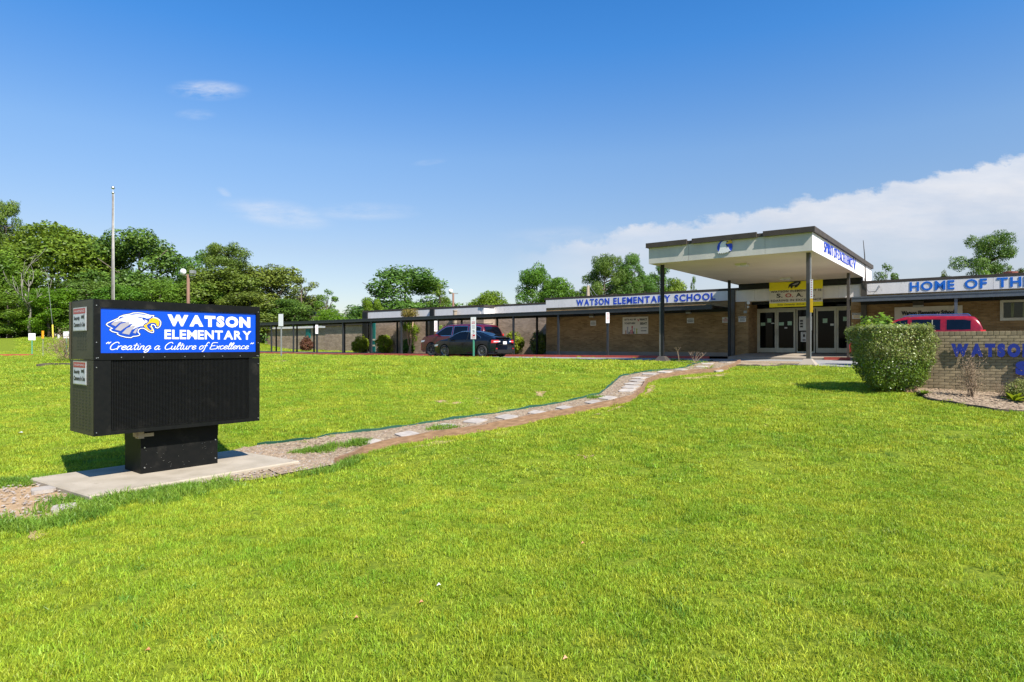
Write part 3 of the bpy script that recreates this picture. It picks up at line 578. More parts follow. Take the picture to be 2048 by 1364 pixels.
    # handwritten motto: strokes
    GL = {'C': (1.25, [[(1.3,1.55),(1.05,1.9),(.6,1.75),(.25,1.1),(.3,.3),(.7,0),(1.3,.3)]]), 'r': (.7, [[(.12,1),(.15,.5),(.15,0)],[(.15,.55),(.4,.95),(.7,.92)]]),
      'e': (.8, [[(.1,.45),(.5,.55),(.68,.8),(.42,1),(.12,.7),(.1,.25),(.38,0),(.85,.25)]]), 'a': (1.0, [[(.7,.85),(.4,1),(.1,.6),(.15,.1),(.4,0),(.66,.4),(.72,.95)],[(.72,.9),(.68,.2),(.85,0),(1.05,.2)]]),
      't': (.62, [[(.35,1.65),(.25,.35),(.42,0),(.7,.2)],[(-.05,1.1),(.7,1.18)]]), 'i': (.5, [[(.2,1),(.18,.25),(.35,0),(.55,.2)],[(.27,1.4),(.30,1.52)]]),
      'n': (.9, [[(.1,1),(.1,0)],[(.1,.55),(.38,1),(.6,.8),(.58,.2),(.75,0),(.95,.2)]]), 'g': (.95, [[(.7,.85),(.4,1),(.1,.6),(.15,.12),(.4,.02),(.66,.4),(.72,.95)],[(.72,.9),(.66,-.3),(.35,-.75),(.05,-.55),(.35,-.1),(1.0,.4)]]),
      'u': (.95, [[(.1,1),(.1,.3),(.32,0),(.6,.3),(.68,1)],[(.68,.9),(.65,.2),(.8,0),(1.0,.2)]]), 'l': (.5, [[(.1,.5),(.42,1.5),(.32,1.85),(.16,1.5),(.14,.3),(.32,0),(.55,.2)]]),
      'o': (.85, [[(.42,1),(.1,.7),(.15,.1),(.42,0),(.7,.4),(.62,.9),(.40,1)]]), 'f': (.6, [[(.75,1.7),(.5,1.95),(.3,1.4),(.2,-.3),(-.05,-.65)],[(-.05,.95),(.6,1.02)]]),
      'E': (1.15, [[(1.15,1.85),(.25,1.8),(.2,1.0),(.9,1.02)],[(.2,.98),(.15,.05),(1.1,.1)]]), 'x': (.75, [[(.05,1),(.65,0)],[(.7,1),(.0,0)]]), 'c': (.78, [[(.66,.8),(.4,1),(.1,.7),(.1,.25),(.38,0),(.8,.25)]]),
      '<': (.75, [[(.35,1.95),(.1,1.6),(.2,1.5)],[(.7,1.95),(.45,1.6),(.55,1.5)]]), '>': (.7, [[(.2,1.9),(.3,1.75),(.05,1.5)],[(.55,1.9),(.65,1.75),(.4,1.5)]]), ' ': (.55, [])}
    def script(text, px0, px1, pyb, pyx):
        a, b = ss(px0, .01), ss(px1, .01); tot = sum(GL[c][0] for c in text); kx = (b-a)/tot; zb_ = sz(pyb, a, .01); kz = sz(pyx, a, .01)-zb_
        mb = MB(); x = 0; yy = .0085
        for ch in text:
            for st in GL[ch][1]:
                P = []
                q = [st[0]]+st+[st[-1]]
                for i in range(len(st)-1):
                    for t in (0, .25, .5, .75): 
                        p = [0.5*((2*q[i+1][j])+(-q[i][j]+q[i+2][j])*t+(2*q[i][j]-5*q[i+1][j]+4*q[i+2][j]-q[i+3][j])*t*t+(-q[i][j]+3*q[i+1][j]-3*q[i+2][j]+q[i+3][j])*t**3) for j in (0, 1)] if len(st) > 2 else [st[0][j]+(st[1][j]-st[0][j])*t for j in (0, 1)]
                        P.append(p)
                P.append(list(st[-1])); P = [((x+p[0]+.28*(p[1]-.5))*kx+a, p[1]*kz+zb_) for p in P]
                h = kx*.056; vs = []
                for i, p in enumerate(P):
                    t = Vector(P[min(i+1, len(P)-1)])-Vector(P[max(i-1, 0)]); t = t.normalized() if t.length > 0 else Vector((1, 0)); n = Vector((-t.y, t.x))*h*(1+.25*abs(t.y)); yy -= .000004
                    vs += [(p[0]+n.x, yy, p[1]+n.y), (p[0]-n.x, yy, p[1]-n.y)]
                mb.add(vs, [(2*i+1, 2*i+3, 2*i+2, 2*i) for i in range(len(P)-1)])
            x += GL[ch][0]
        return tag(mb.build('motto_lettering', M['white'], panel), kind='stuff')
    script('<Creating a Culture of Excellence>', 207.5, 504, 699.5, 691.5)
    # lower cabinet with louvred display
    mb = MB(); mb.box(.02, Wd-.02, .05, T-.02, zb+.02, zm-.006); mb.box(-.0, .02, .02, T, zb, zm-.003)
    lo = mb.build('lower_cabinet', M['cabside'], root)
    mb = MB(); mb.box(0.001, .215, -.004, .05, zb+.001, zm-.004); lf = mb.build('frame_member', M['cabinet'], lo)
    mb = MB(); mb.box(Wd-.19, Wd-.001, -.004, .05, zb+.001, zm-.004); mb.build('frame_member', M['cabinet'], lo)
    mb = MB(); mb.box(.2152, Wd-.1902, -.004, .05, zb+.001, zb+.065); mb.box(.2152, Wd-.1902, -.010, .0, zb+.0655, zb+.073); mb.build('frame_member', M['cabinet'], lo)
    ds = MB(); x = .2155; xe = Wd-.1905; zlo, zhi = zb+.074, zm-.005
    ds.add([(x, .03, zlo), (xe, .03, zlo), (xe, .03, zhi), (x, .03, zhi)], [(0,1,2,3)])
    n = 56; dzv = (zhi-zlo)/n
    for i in range(n):             # shallow louvre visors of the display face
        z = zlo+i*dzv; ds.add([(x, .028, z+dzv*.75), (xe, .028, z+dzv*.75), (xe, .010, z+dzv*.35), (x, .010, z+dzv*.35)], [(3,2,1,0)])
    o = ds.build('display_louvres', M['cabinet'], lo); tag(o, kind='stuff')
    ms = MB(); nc = 96
    for i in range(nc+1): xx = x+(xe-x)*i/nc; ms.box(xx-.0012, xx+.0012, .0095, .0125, zlo, zhi)
    o = ms.build('display_columns', M['black'], lo); tag(o, kind='stuff')
    mb = MB(); mb.box(.02, Wd-.02, .2, T-.02, zt, zt+.012) ; mb.build('top_cover', M['cabinet'], root)
    # side vents: little dark slots
    sv = MB()
    for zz_ in np.arange(zb+.08, zm-.08, .045):
        for t in np.arange(.12, T-.15, .135): sv.box(-.004, .0, t, t+.07, zz_, zz_+.006)
    for zz_ in np.arange(zm+.15, zt-.1, .045):
        for t in np.arange(.3, T-.35, .11): sv.box(-.0005, .0035, t, t+.05, zz_, zz_+.005)
    tag(sv.build('vent_slots', M['black'], lo), kind='stuff')
    # screws
    bm = MB()
    for i in range(9): bm.lathe([(0, -.018), (.006, -.018), (.009, -.012)], 6, 'y', (.05+i*(Wd-.1)/8, 0, zm+.035))
    for z in (zm+.25, zt-.09, zb+.05, zm-.1, zm+.03): bm.lathe([(0, -.018), (.006, -.018), (.009, -.012)], 6, 'y', (.03, 0, z)); bm.lathe([(0, -.018), (.006, -.018), (.009, -.012)], 6, 'y', (Wd-.03, 0, z))
    tag(bm.build('screws', M['alum'], root), kind='stuff')
    # warning plates on the left side
    for (za, zc) in ((zt-.10, zt-.44), (zm-.02, zm-.36)):
        y0, y1 = T*.82, T*.26
        mb = MB(); mb.box(-.012, -.003, y1, y0, zc, za); pl = mb.build('warning_plate', M['alum'], root)
        mb = MB(); mb.box(-.0145, -.0125, y1+.015, y0-.015, zc+.012, za-.012); mb.build('plate_face', mat('plate_face_white', (.62, .62, .66), .4), pl)
        mb = MB(); mb.add([(-.0155, y1+.025, za-.092), (-.0155, y0-.025, za-.092), (-.0155, y0-.025, za-.016), (-.0155, y1+.025, za-.016)], [(0,3,2,1)]); mb.build('red_header', M['redprint'], pl)
        def sidetext(t, a, b, z, zz2, m, off_=.05):
            v, fs = text_mesh(t, off_); X = (v[:, 0]-v[:, 0].min())/(v[:, 0].max()-v[:, 0].min()); Yc = a+(b-a)*X; Z = v[:, 1]*(zz2-z)/(CAPH+off_)+z
            me = bpy.data.meshes.new('lettering'); me.from_pydata(np.stack([Yc*0-.0165, Yc, Z], 1).tolist(), [], fs); me.materials.append(m); me.update(); link('lettering', me, pl)
        sidetext('WARNING', y0-.06, y1+.06, za-.070, za-.036, M['white'], .0); sidetext('Security', y0-.05, y1+.26, za-.175, za-.125, M['black']); sidetext('Cameras In Use', y0-.04, y1+.04, za-.275, za-.215, M['black'])
        mb = MB(); mb.box(-.0165, -.016, y1+.10, y1+.2, za-.16, za-.12); mb.box(-.0165, -.0161, y1+.07, y1+.095, za-.175, za-.105); mb.build('camera_symbol', M['black'], pl)
    # pedestal
    pa_, pb_ = ss(281.6, .25), ss(435.3, .25); mb = MB(); mb.box(pa_, pb_, .25, .87, 0, zb-.0); ped = mb.build('pedestal', M['cabinet'], root)
    mb = MB(); mb.box(pa_-.004, pb_+.004, .243, .877, zb-.20, zb-.001); mb.build('pedestal_collar', M['cabinet'], root)
    mb = MB(); mb.box(pa_-.06, pa_+.02, .18, .30, zb-.12, zb-.02); mb.box(pa_-.10, pa_-.06, .2, .27, zb-.09, zb-.0); mb.box(pa_-.02, pa_+.16, .19, .22, zb-.10, zb-.05); mb.build('conduit_box', M['tan'], root)
    bm = MB()
    for x in (pa_+.05, pb_-.04):
        for z in (.09, zb-.27): bm.lathe([(0, .236), (.009, .236), (.012, .25)], 8, 'y', (x, 0, z))
    for _ in range(26): bm.lathe([(0, .2475), (.003, .2475)], 5, 'y', (random.uniform(pa_+.05, pb_-.05), 0, random.uniform(.05, zb-.3)))
    tag(bm.build('screws', M['alum'], root), kind='stuff')
sign()

# ------------------------------------------------------------------ school building (local frame: x=u, y=v, z from eye level)
ANG = -AB
def bthing(name, label, cat, u, v, z=-.6, group=None):
    return thing(name, label, cat, W(u, v, z), ANG, group), (u, v, z)
SB, SOFF = bthing('school_building', 'low tan brick school building with white fascia boards and brown roof edge', 'building', -3, 10.4)
def B(): return MB(SOFF)
FT, FB, CT = 2.77, 2.27, 2.89
def wallbox(u0, u1, v0, v1, z0, z1, m=None, name='brick_wall'):
    b = B(); b.box(u0, u1, v0, v1, z0, z1); return b.build(name, m or M['brick'], SB)
UL, UR = -17.3, 16.0
wallbox(UL, -5.12, 10.4, 10.75, -.75, FB-.005); wallbox(-.53, UR, 10.4, 10.75, -.75, FB-.005)
wallbox(-5.42, -5.12, 10.75, 12.0, -.75, FB-.005); wallbox(-.53, -.2, 10.75, 12.0, -.75, FB-.005)
wallbox(UL, UL+.35, 10.75, 12.3, -.75, FB-.005)
def panels(u0, u1, v, z0, z1, n, m, name='fascia_panel', w=.03):
    for i in range(n):
        a, b_ = u0+(u1-u0)*i/n, u0+(u1-u0)*(i+1)/n; b = B(); b.box(a+.004, b_-.004, v-w, v, z0, z1); b.build(name, m, SB)
wallbox(UL, UR, 10.40, 10.6, FB, FT+.02, M['fascia'], 'fascia_backing')
panels(UL, -6.0, 10.395, FB, FT, 5, M['fascia']); panels(-5.75, -.1, 10.395, FB-.09, FT-.05, 6, M['fascia']); panels(.12, UR, 10.395, FB, FT, 7, M['fascia'])
def capping(u0, u1, v, z0=FT, z1=CT, out=.028, back=.6):
    b = B(); b.box(u0, u1, v-out, v+back, z0, z1); b.box(u0, u1, v-out-.012, v-out, z0-.006, z0+.03)
    return b.build('roof_edge', M['cap'], SB)
capping(UL-.12, UR, 10.4)
b = B(); b.box(UL, UR, 11.0, 30, FB, CT-.05); b.build('roof', M['roofing'], SB)
for u in (-5.88, .0):
    b = B(); b.box(u-.11, u+.11, 10.28, 10.39, -.62, FT+.02); b.build('steel_column', M['bronze'], SB)
# pale base course
b = B(); b.box(UL, -6.0, 10.37, 10.399, -.75, -.38); b.build('base_course', M['slab'], SB)
# entrance doors
DV = 11.95; u0, u1 = -5.12, -.53; zf = -.40; zt = 1.80
b = B(); b.box(u0, u1, DV+.1, DV+.2, zf, FB); b.build('dark_interior', M['black'], SB)
b = B(); b.box(u0, u1, 10.75, 12.1, 2.18, 2.26); b.build('entry_ceiling', M['soffit'], SB)
def door(ua, ub, hinge, notes):
    fr = B(); s = .085
    fr.box(ua, ua+s, DV-.045, DV, zf+.02, zt); fr.box(ub-s, ub, DV-.045, DV, zf+.02, zt); fr.box(ua+s, ub-s, DV-.045, DV, zt-.13, zt); fr.box(ua+s, ub-s, DV-.045, DV, zf+.02, zf+.25)
    d = fr.build('door', M['alu'], SB)
    g = B(); g.box(ua+s, ub-s, DV-.02, DV-.012, zf+.25, zt-.13); g.build('glass', M['glass'], d)
    hx = ub-s*.5 if hinge == 'l' else ua+s*.5
    h = B(); h.tube([(hx, DV-.045, .5), (hx, DV-.11, .52), (hx, DV-.11, .78), (hx, DV-.045, .80)], .012, 6); h.build('handle', M['alum'], d)
    h = B(); h.box(ua+s, ub-s, DV-.012, DV-.005, .42, .45); h.build('push_bar', M['alu'], d)
    for (fx, fz, wd, hh, m) in notes:
        x = ua+s+(ub-ua-2*s)*fx; z = zf+.25+(zt-.38-zf)*fz; p = B(); p.box(x, x+wd, DV-.026, DV-.0215, z, z+hh); p.build('notice', m, d)
L_ = .905; uu = u0+.05
N1 = lambda *a: list(a)
door(uu, uu+L_, 'l', [(.05, .63, .22, .16, M['lgreen']), (.5, .72, .19, .2, M['lgreen']), (.75, .68, .16, .05, M['paper'])])
door(uu+L_+.012, uu+2*L_, 'r', [(.02, .63, .24, .16, M['lgreen']), (.6, .63, .2, .2, M['lgreen']), (.4, .54, .13, .07, M['paper'])])
um = uu+2*L_+.05; 
fr = B(); fr.box(um, um+.05, DV-.05, DV+.01, zf, zt); fr.box(um+.80, um+.85, DV-.05, DV+.01, zf, zt); fr.box(um+.05, um+.80, DV-.05, DV+.01, zf, zf+.08); fr.box(um+.05, um+.8, DV-.05, DV+.01, zt-.05, zt); sp = fr.build('side_light', M['alu'], SB)
g = B(); g.box(um+.05, um+.8, DV-.02, DV-.012, zf+.08, zt-.05); g.build('glass', M['glass'], sp)
g = B(); g.box(um+.12, um+.72, DV-.028, DV-.021, .72, 1.42); nt_ = g.build('notice_board', M['paper'], sp)
g = B(); g.box(um+.2, um+.5, DV-.028, DV-.021, .16, .65); g.build('poster', M['paper'], sp)
for z in (.88, 1.02, 1.16): g = B(); g.box(um+.16, um+.30, DV-.031, DV-.0285, z, z+.09); g.build('photo', M['black'], sp)
for a_ in ((.3, .4, .40, .54), (.28, .42, .22, .28), (.26, .44, .59, .61)): g = B(); g.box(um+a_[0], um+a_[1], DV-.031, DV-.0285, a_[2], a_[3]); g.build('poster_print', M['black'], sp)
uu2 = um+.9
door(uu2, uu2+L_, 'l', [(.3, .68, .2, .21, M['lgreen']), (.75, .6, .16, .1, M['paper'])])
door(uu2+L_+.012, uu2+2*L_-.06, 'r', [(.3, .72, .2, .2, M['lgreen'])])
fr = B(); fr.box(u0, u1, DV-.06, DV+.02, zt+.003, zt+.07); fr.box(u0, u0+.045, DV-.06, DV+.02, zf, zt); fr.build('door_frame', M['alu'], SB)
g = B(); g.box(u0, u1, DV-.02, DV-.01, zt+.07, 2.18); g.build('transom_glass', M['glass'], SB)
b = B(); b.box(u0, u1, 10.9, 11.05, 2.03, 2.18); b.build('lintel', M['dark'], SB)
# fascia words
def lettersB(wd, sp, z0, z1, y, m, off, th): letters(wd, (sp[0]-SOFF[0], sp[1]-SOFF[0]), lambda x: z0-SOFF[2], lambda x: z1-SOFF[2], y-SOFF[1], m, SB, off, th)
def zlin(pa, pb): return lambda x: pa[1]+(pb[1]-pa[1])*(x-pa[0])/(pb[0]-pa[0])
PV = 10.365
for wd, a, b_ in (('WATSON', 1153, 1219), ('ELEMENTARY', 1227, 1341), ('SCHOOL', 1349, 1431)):
    lettersB(wd, (pu(a, PV), pu(b_, PV)), 2.345, 2.70, PV, M['blueletter'], .026, .012)
for wd, a, b_ in (('HOME', 1819.5, 1909), ('OF', 1929.5, 1974), ('THE', 1994, 2064)):
    lettersB(wd, (pu(a, PV), pu(b_, PV)), 2.36, 2.735, PV, M['lblueletter'], .03, .014)
# right window
wa, wb = pu(2000, 10.38), pu(2000, 10.38)+2.6
z1w, z0w = pz(600, wa, 10.38), pz(641.5, wa, 10.38)
b = B(); t = .11
b.box(wa, wa+t, 10.33, 10.41, z0w, z1w); b.box(wb-t, wb, 10.33, 10.41, z0w, z1w); b.box(wa+t, wb-t, 10.33, 10.41, z1w-t, z1w); b.box(wa+t, wb-t, 10.33, 10.41, z0w, z0w+t); b.box((wa+wb)/2-.04, (wa+wb)/2+.04, 10.33, 10.41, z0w+t, z1w-t)
wn = b.build('window', M['alu'], SB)
b = B(); b.add([(wa+t, 10.372, z0w+t), (wb-t, 10.372, z0w+t), (wb-t, 10.372, z1w-t), (wa+t, 10.372, z1w-t)], [(0,1,2,3)]); b.build('pane', glassmat('window_pane', (.02, .03, .02)), wn)
b = B(); n = 60; xs = np.linspace(wa+t, wb-t, n); vs = []
for i, x in enumerate(xs): y = 10.365+.0025*math.sin(i*1.9); vs += [(x, y, z0w+t+.02), (x+.02*math.sin(i), y, z1w-t-.03)]
for i in range(6, n-2, 9): b.add([vs[2*i], vs[2*i+4], vs[2*i+5], vs[2*i+1]], [(0,1,2,3)])
b.build('curtain', M['curtain'], wn)
# recessed middle section and left wing
def section(ua, ub, v, zw, zt_, zc, m=M['brickl'], n=4, depth=10, slope=0):
    wallbox(ua, ub, v, v+.3, -.95, zw, m)
    wallbox(ua, ub, v+.0, v+.3, zw+.004, zt_, M['fascia'], 'fascia_backing')
    panels(ua, ub, v-.003, zw+.02, zt_-.01, n, M['fascia'])
    capping(ua, ub, v, zt_, zc)
    b = B(); b.box(ua, ub, v+.5, v+depth, zw, zc-.05); b.build('roof', M['roofing'], SB)
section(-23.15, UL-.125, 12.3, 2.1, 2.66, 2.78, n=3, depth=12)
section(-35.3, -23.15, 11.1, 2.0, 2.58, 2.72, n=5, depth=14)
# sunlit return of the left wing
wallbox(-23.149, -22.85, 11.1, 12.29, -.9, 2.0, M['brickl']); wallbox(-23.149, -22.84, 11.09, 12.29, 2.004, 2.58, M['fascia'], 'fascia_panel')
b = B(); b.box(-23.149, -22.76, 11.01, 12.21, 2.58, 2.72); b.build('roof_edge', M['cap'], SB)
for px in (864, 730):
    u = pu(px, 11.0); wd = .2 if px == 864 else .28
    b = B(); b.box(u-wd, u+wd, 10.95, 11.06, -.75, 2.58); b.build('steel_column', M['dark'], SB)
u = pu(911, 10.9); b = B(); b.tube([(u, 10.85, -.6), (u, 10.85, 2.35)], .13, 10); b.tube([(u, 10.85, 2.35), (u, 10.85, 2.42)], .16, 10); b.build('downpipe', M['tan'], SB)
def slotwin(pxa, pxb, v, z0, z1, m, bars=()):
    ua, ub = pu(pxa, v), pu(pxb, v); b = B(); b.box(ua, ub, v-.04, v+.02, z0, z1); o = b.build('window', M['alu'] if m is not M['teal'] else M['teal'], SB)
    b = B(); b.box(ua+.07, ub-.07, v-.055, v-.041, z0+.07, z1-.07); b.build('pane', m if m is M['teal'] else M['glass'], o)
    for z in bars: b = B(); b.box(ua, ub, v-.065, v-.056, z, z+.12); b.build('bar', M['alu'], o)
slotwin(741.5, 751, 11.09, -.6, 1.9, M['teal'], (.35, -.1))
slotwin(735, 740.5, 11.09, -.6, 1.95, M['alu'])
# far left low block
WB, WOFF = bthing('classroom_block', 'low far classroom block of tan brick with thin white roof edge behind the covered walkway', 'building', -52, 18)
def wbb(): return MB(WOFF)
ua, ub = pu(650.5, 18), pu(727, 18)+6
b = wbb(); b.box(ua, ub, 18, 18.3, -.95, 1.92); b.build('brick_wall', M['brickl'], WB); b = wbb(); b.box(ua-.3, ub, 17.8, 30, 1.924, 2.14); b.build('roof', M['cap'], WB)
uc, ud = pu(470, 21), ua-.01
b = wbb(); b.box(uc, ud, 21, 21.3, -.95, 1.86); b.build('brick_wall', M['brickl'], WB); b = wbb(); b.box(uc, ud-.3, 20.8, 21.1, 1.87, 2.08); b.build('fascia_board', M['fascia'], WB); b = wbb(); b.box(uc, ud-.3, 21.1, 34, 1.9, 2.12); b.build('roof', M['roofing'], WB)
b = wbb(); b.box(ua, ua+.3, 18.3, 21, -.95, 1.92); b.build('brick_wall', M['brickl'], WB)
b = wbb(); b.box(uc-.3, ua, 26, 34, 2.12, 2.55); b.box(ua, ub, 22, 34, 2.15, 2.62); b.build('upper_roof', M['cap'], WB)
for a, b__, z0, z1, m in ((611.5, 620.5, -.1+.85, 1.8, 'teal'), (523, 532, -.7, 1.7, 'alu')):
    q = wbb(); x0, x1 = pu(a, 20.95), pu(b__, 20.95); q.box(x0, x1, 20.93, 21.02, z0, z1); o = q.build('window', M[m], WB)
    q = wbb(); q.box(x0+.15, x1-.15, 20.9, 20.928, z0+.15, z1-.2); q.build('pane', M['teal'] if m == 'teal' else M['glass'], o)
# rooftop kit
def hvac(px0, px1, py0, py1, v, label):
    u0, u1 = pu(px0, v), pu(px1, v); z0, z1 = pz(py1, u0, v), pz(py0, u0, v); r, of = bthing('air_conditioner', label, 'air conditioner', u0, v, z0)
    h = z1-z0; b = MB(of); b.box(u0, u0+(u1-u0)*.72, v, v+1.4, z0+h*.12, z1); b.build('housing', M['galv'], r)
    b = MB(of); b.box(u0+.1, u0+(u1-u0)*.3, v-.02, v, z0+h*.25, z1-.08); b.box(u0+(u1-u0)*.36, u0+(u1-u0)*.68, v-.02, v, z0+h*.45, z1-.08); b.build('grille', M['black'], r)
    b = MB(of); b.box(u0+(u1-u0)*.5, u1, v-.35, v-.02, z0+h*.12, z0+h*.6); b.build('duct', M['tan'], r)
    b = MB(of); b.box(u0-.15, u1+.1, v-.4, v+1.45, z0, z0+h*.11); b.build('curb', M['fascia'], r)
hvac(608, 640, 625, 642, 27, 'grey rooftop air conditioner on the far left classroom roof')
u = pu(2021, 12); r, of = bthing('roof_vent', 'rusty red mushroom vent on the roof at the right edge', 'vent', u, 12, CT-.05)
b = MB(of); b.lathe([(.0, CT-.05), (.16, CT-.05), (.16, CT+.08), (.24, CT+.08), (.26, CT+.2), (0, CT+.24)], 14, 'z', (u, 12, 0)); b.build('cowl', mat('rusty_red', (.22, .06, .035), .7), r)
u = pu(1176, 14); z = pz(571, u, 14); r, of = bthing('roof_mast', 'small pale guyed mast on the roof above the fascia lettering', 'mast', u, 14, CT-.1)
b = MB(of); b.tube([(u, 14, CT-.1), (u, 14, z)], [.14, .09], 8); b.build('mast', M['tan'], r); b = MB(of); b.tube([(u+.1, 14, z), (u+.9, 14, CT)], .012, 4); b.tube([(u, 14, z-.1), (u+.35, 14.3, CT)], .012, 4); b.build('guy_wire', M['galv'], r)

# wall mounted things
def wall_sign(name, label, px0, px1, py0, py1, v, kind, group=None):
    u0, u1 = pu(px0, v), pu(px1, v); z1, z0 = pz(py0, u0, v), pz(py1, u0, v); r, of = bthing(name, label, 'sign', (u0+u1)/2, v, z0, group)
    b = MB(of); b.box(u0, u1, v-.012, v, z0, z1); b.build('plate', M['paper'], r); wd = u1-u0; h = z1-z0; y = v-.0145-of[1]; X = lambda f: u0+wd*f-of[0]; Z = lambda f: z0+h*f-of[2]
    if kind == 'notice':
        b = MB(); b.add([(X(.04), y+.001, Z(.68)), (X(.96), y+.001, Z(.68)), (X(.96), y+.001, Z(.95)), (X(.04), y+.001, Z(.95))], [(0,1,2,3)]); b.build('header', M['black'], r); text_obj('lettering', 'NOTICE', X(.12), X(.88), Z(.73), Z(.91), y-.001, M['white'], r, .04)
        lines_of_print(r, X(.15), X(.85), [Z(.5), Z(.34), Z(.18)], y, M['yellow'] if 'cream' in label else M['black'], h*.08, seed=len(label))
    elif kind == 'nopark': text_obj('lettering', 'NO', X(.35), X(.65), Z(.66), Z(.9), y, M['redprint'], r, .04); text_obj('lettering', 'PARKING', X(.08), X(.92), Z(.38), Z(.6), y, M['redprint'], r, .04); lines_of_print(r, X(.15), X(.85), [Z(.18)], y, M['redprint'], h*.08)
    else:
        b = MB(); b.add([(X(.06), y, Z(.48)), (X(.94), y, Z(.48)), (X(.94), y, Z(.56)), (X(.06), y, Z(.56))], [(0,1,2,3)]); b.build('divider', M['black'], r)
        lines_of_print(r, X(.15), X(.85), [Z(.76), Z(.62)], y, M['grey'], h*.08, seed=3); lines_of_print(r, X(.1), X(.9), [Z(.25)], y, M['black'], h*.12, seed=5)
    return r
wv = 10.395
wall_sign('wall_sign', 'small white plate with black rule below the wall light left of the poster', 1181, 1192, 641.5, 651.5, wv, 'rule')
wall_sign('wall_sign', 'small white plate below the wall light between poster and entrance', 1374, 1388, 636, 646.5, wv, 'rule')
wall_sign('wall_sign', 'white no parking plate with red words beside the left rear canopy post', 1444.5, 1459, 634.5, 645.5, wv, 'nopark')
wall_sign('wall_sign', 'white notice plate with black header on the left entrance pier', 1477, 1492, 633, 644, wv, 'notice')
wall_sign('wall_sign', 'cream and white notice plate with black header on the right entrance pier', 1704, 1722, 626, 638, wv, 'notice')
def wall_light(px, py, v, label, wd=.26, h=.2):
    u = pu(px, v); z = pz(py, u, v); r, of = bthing('wall_light', label, 'light', u, v, z-h/2, 'box lights on the school wall')
    b = MB(of); b.box(u-wd/2, u+wd/2, v-.22, v, z-h*.2, z+h*.5); b.build('housing', M['bronze'], r); b = MB(of); b.box(u-wd/2+.01, u+wd/2-.01, v-.225, v-.02, z-h*.55, z-h*.2-.002); b.build('lens', mat('frosted_lens', (.5, .5, .48), .4), r)
wall_light(1186, 631, wv, 'boxy wall light on brick wall left of the poster'); wall_light(1379, 623, wv, 'boxy wall light on brick wall between poster and entrance'); wall_light(1837, 608.5, wv, 'boxy wall light above the white school banner', .4, .26)
u = pu(1499, 10.38); z = pz(606, u, 10.38); r, of = bthing('flood_light', 'twin flood light with white lamp heads on the left entrance pier', 'light', u, 10.38, z-.3)
b = MB(of); b.lathe([(0, 10.18), (.085, 10.19), (.075, 10.27), (.035, 10.36)], 12, 'y', (u, 0, z)); b.build('lamp_head', M['white'], r); b = MB(of); b.lathe([(0, 10.2), (.05, 10.2), (.03, 10.36)], 10, 'y', (u-.02, 0, z-.2)); b.build('lamp_head', M['paper'], r)
b = MB(of); b.tube([(u-.05, 10.38, z-.26), (u-.18, 10.37, z-.26), (u-.2, 10.37, z+.05), (u-.15, 10.38, z+.1)], .008, 5); b.box(u-.28, u-.12, 10.35, 10.39, z-.5, z-.38); b.build('cable', M['galv'], r)
b = B(); ua, ub = pu(1215, 10.38), pu(1466, 10.38); b.tube([(ua, 10.385, 1.62), (ub, 10.385, 1.65)], .009, 5); b.build('conduit', M['tan'], SB)
def pledge_poster():
    v = wv; u0, u1 = pu(1245.5, v), pu(1296.5, v); z1, z0 = pz(634.5, u0, v), pz(668, u0, v); r, of = bthing('poster', 'white board with raised coloured hands and slogan on the shaded brick wall', 'poster', (u0+u1)/2, v, z0)
    b = MB(of); b.box(u0, u1, v-.015, v, z0, z1); b.build('board', M['bannerw'], r); wd = u1-u0; h = z1-z0; y = v-.0175-of[1]; X = lambda f: u0+wd*f-of[0]; Z = lambda f: z0+h*f-of[2]
    text_obj('lettering', "LET'S ALL BE", X(.07), X(.53), Z(.81), Z(.9), y, M['black'], r, .04); text_obj('lettering', 'TOGETHER!', X(.07), X(.5), Z(.58), Z(.68), y, M['black'], r, .04)
    text_obj('lettering', 'REACT', X(.69), X(.96), Z(.79), Z(.9), y, M['black'], r, .05); text_obj('lettering', 'SEAT', X(.69), X(.96), Z(.54), Z(.67), y, M['black'], r, .05)
    b = MB(); b.poly([(X(.58), Z(.86)), (X(.63), Z(.72)), (X(.68), Z(.9)), (X(.66), Z(.9)), (X(.63), Z(.80)), (X(.60), Z(.87))], y); b.build('tick_mark', M['redprint'], r)
    lines_of_print(r, X(.7), X(.95), [Z(.33)], y, M['black'], h*.035); lines_of_print(r, X(.72), X(.93), [Z(.15)], y, M['black'], h*.05, seed=4)
    for i, (cx, hh, m) in enumerate(((.13, .22, M['orange']), (.20, .45, M['grey']), (.32, .25, mat('pink_print', (.45, .15, .2), .5)), (.38, .5, M['redprint']), (.46, .38, mat('mint_print', (.35, .48, .42), .5)), (.56, .33, mat('olive_print', (.42, .42, .04), .5)), (.26, .14, M['black']), (.44, .15, M['black']))):
        b = MB(); a = .02; yy = y-.0004*(i+1); pts = [(X(cx-a*1.3), Z(.01)), (X(cx+a*1.3), Z(.01)), (X(cx+a*.8), Z(hh*.7)), (X(cx+a*1.9), Z(hh*.82)), (X(cx+a*1.2), Z(hh*.86)), (X(cx+a*.9), Z(hh)), (X(cx+a*.4), Z(hh*.88)), (X(cx), Z(hh*1.03)), (X(cx-a*.3), Z(hh*.88)), (X(cx-a*.9), Z(hh)), (X(cx-a*.9), Z(hh*.84)), (X(cx-a*1.9), Z(hh*.88)), (X(cx-a*.8), Z(hh*.68))]
        b.poly(pts, yy); b.build('printed_hand', m, r)
pledge_poster()

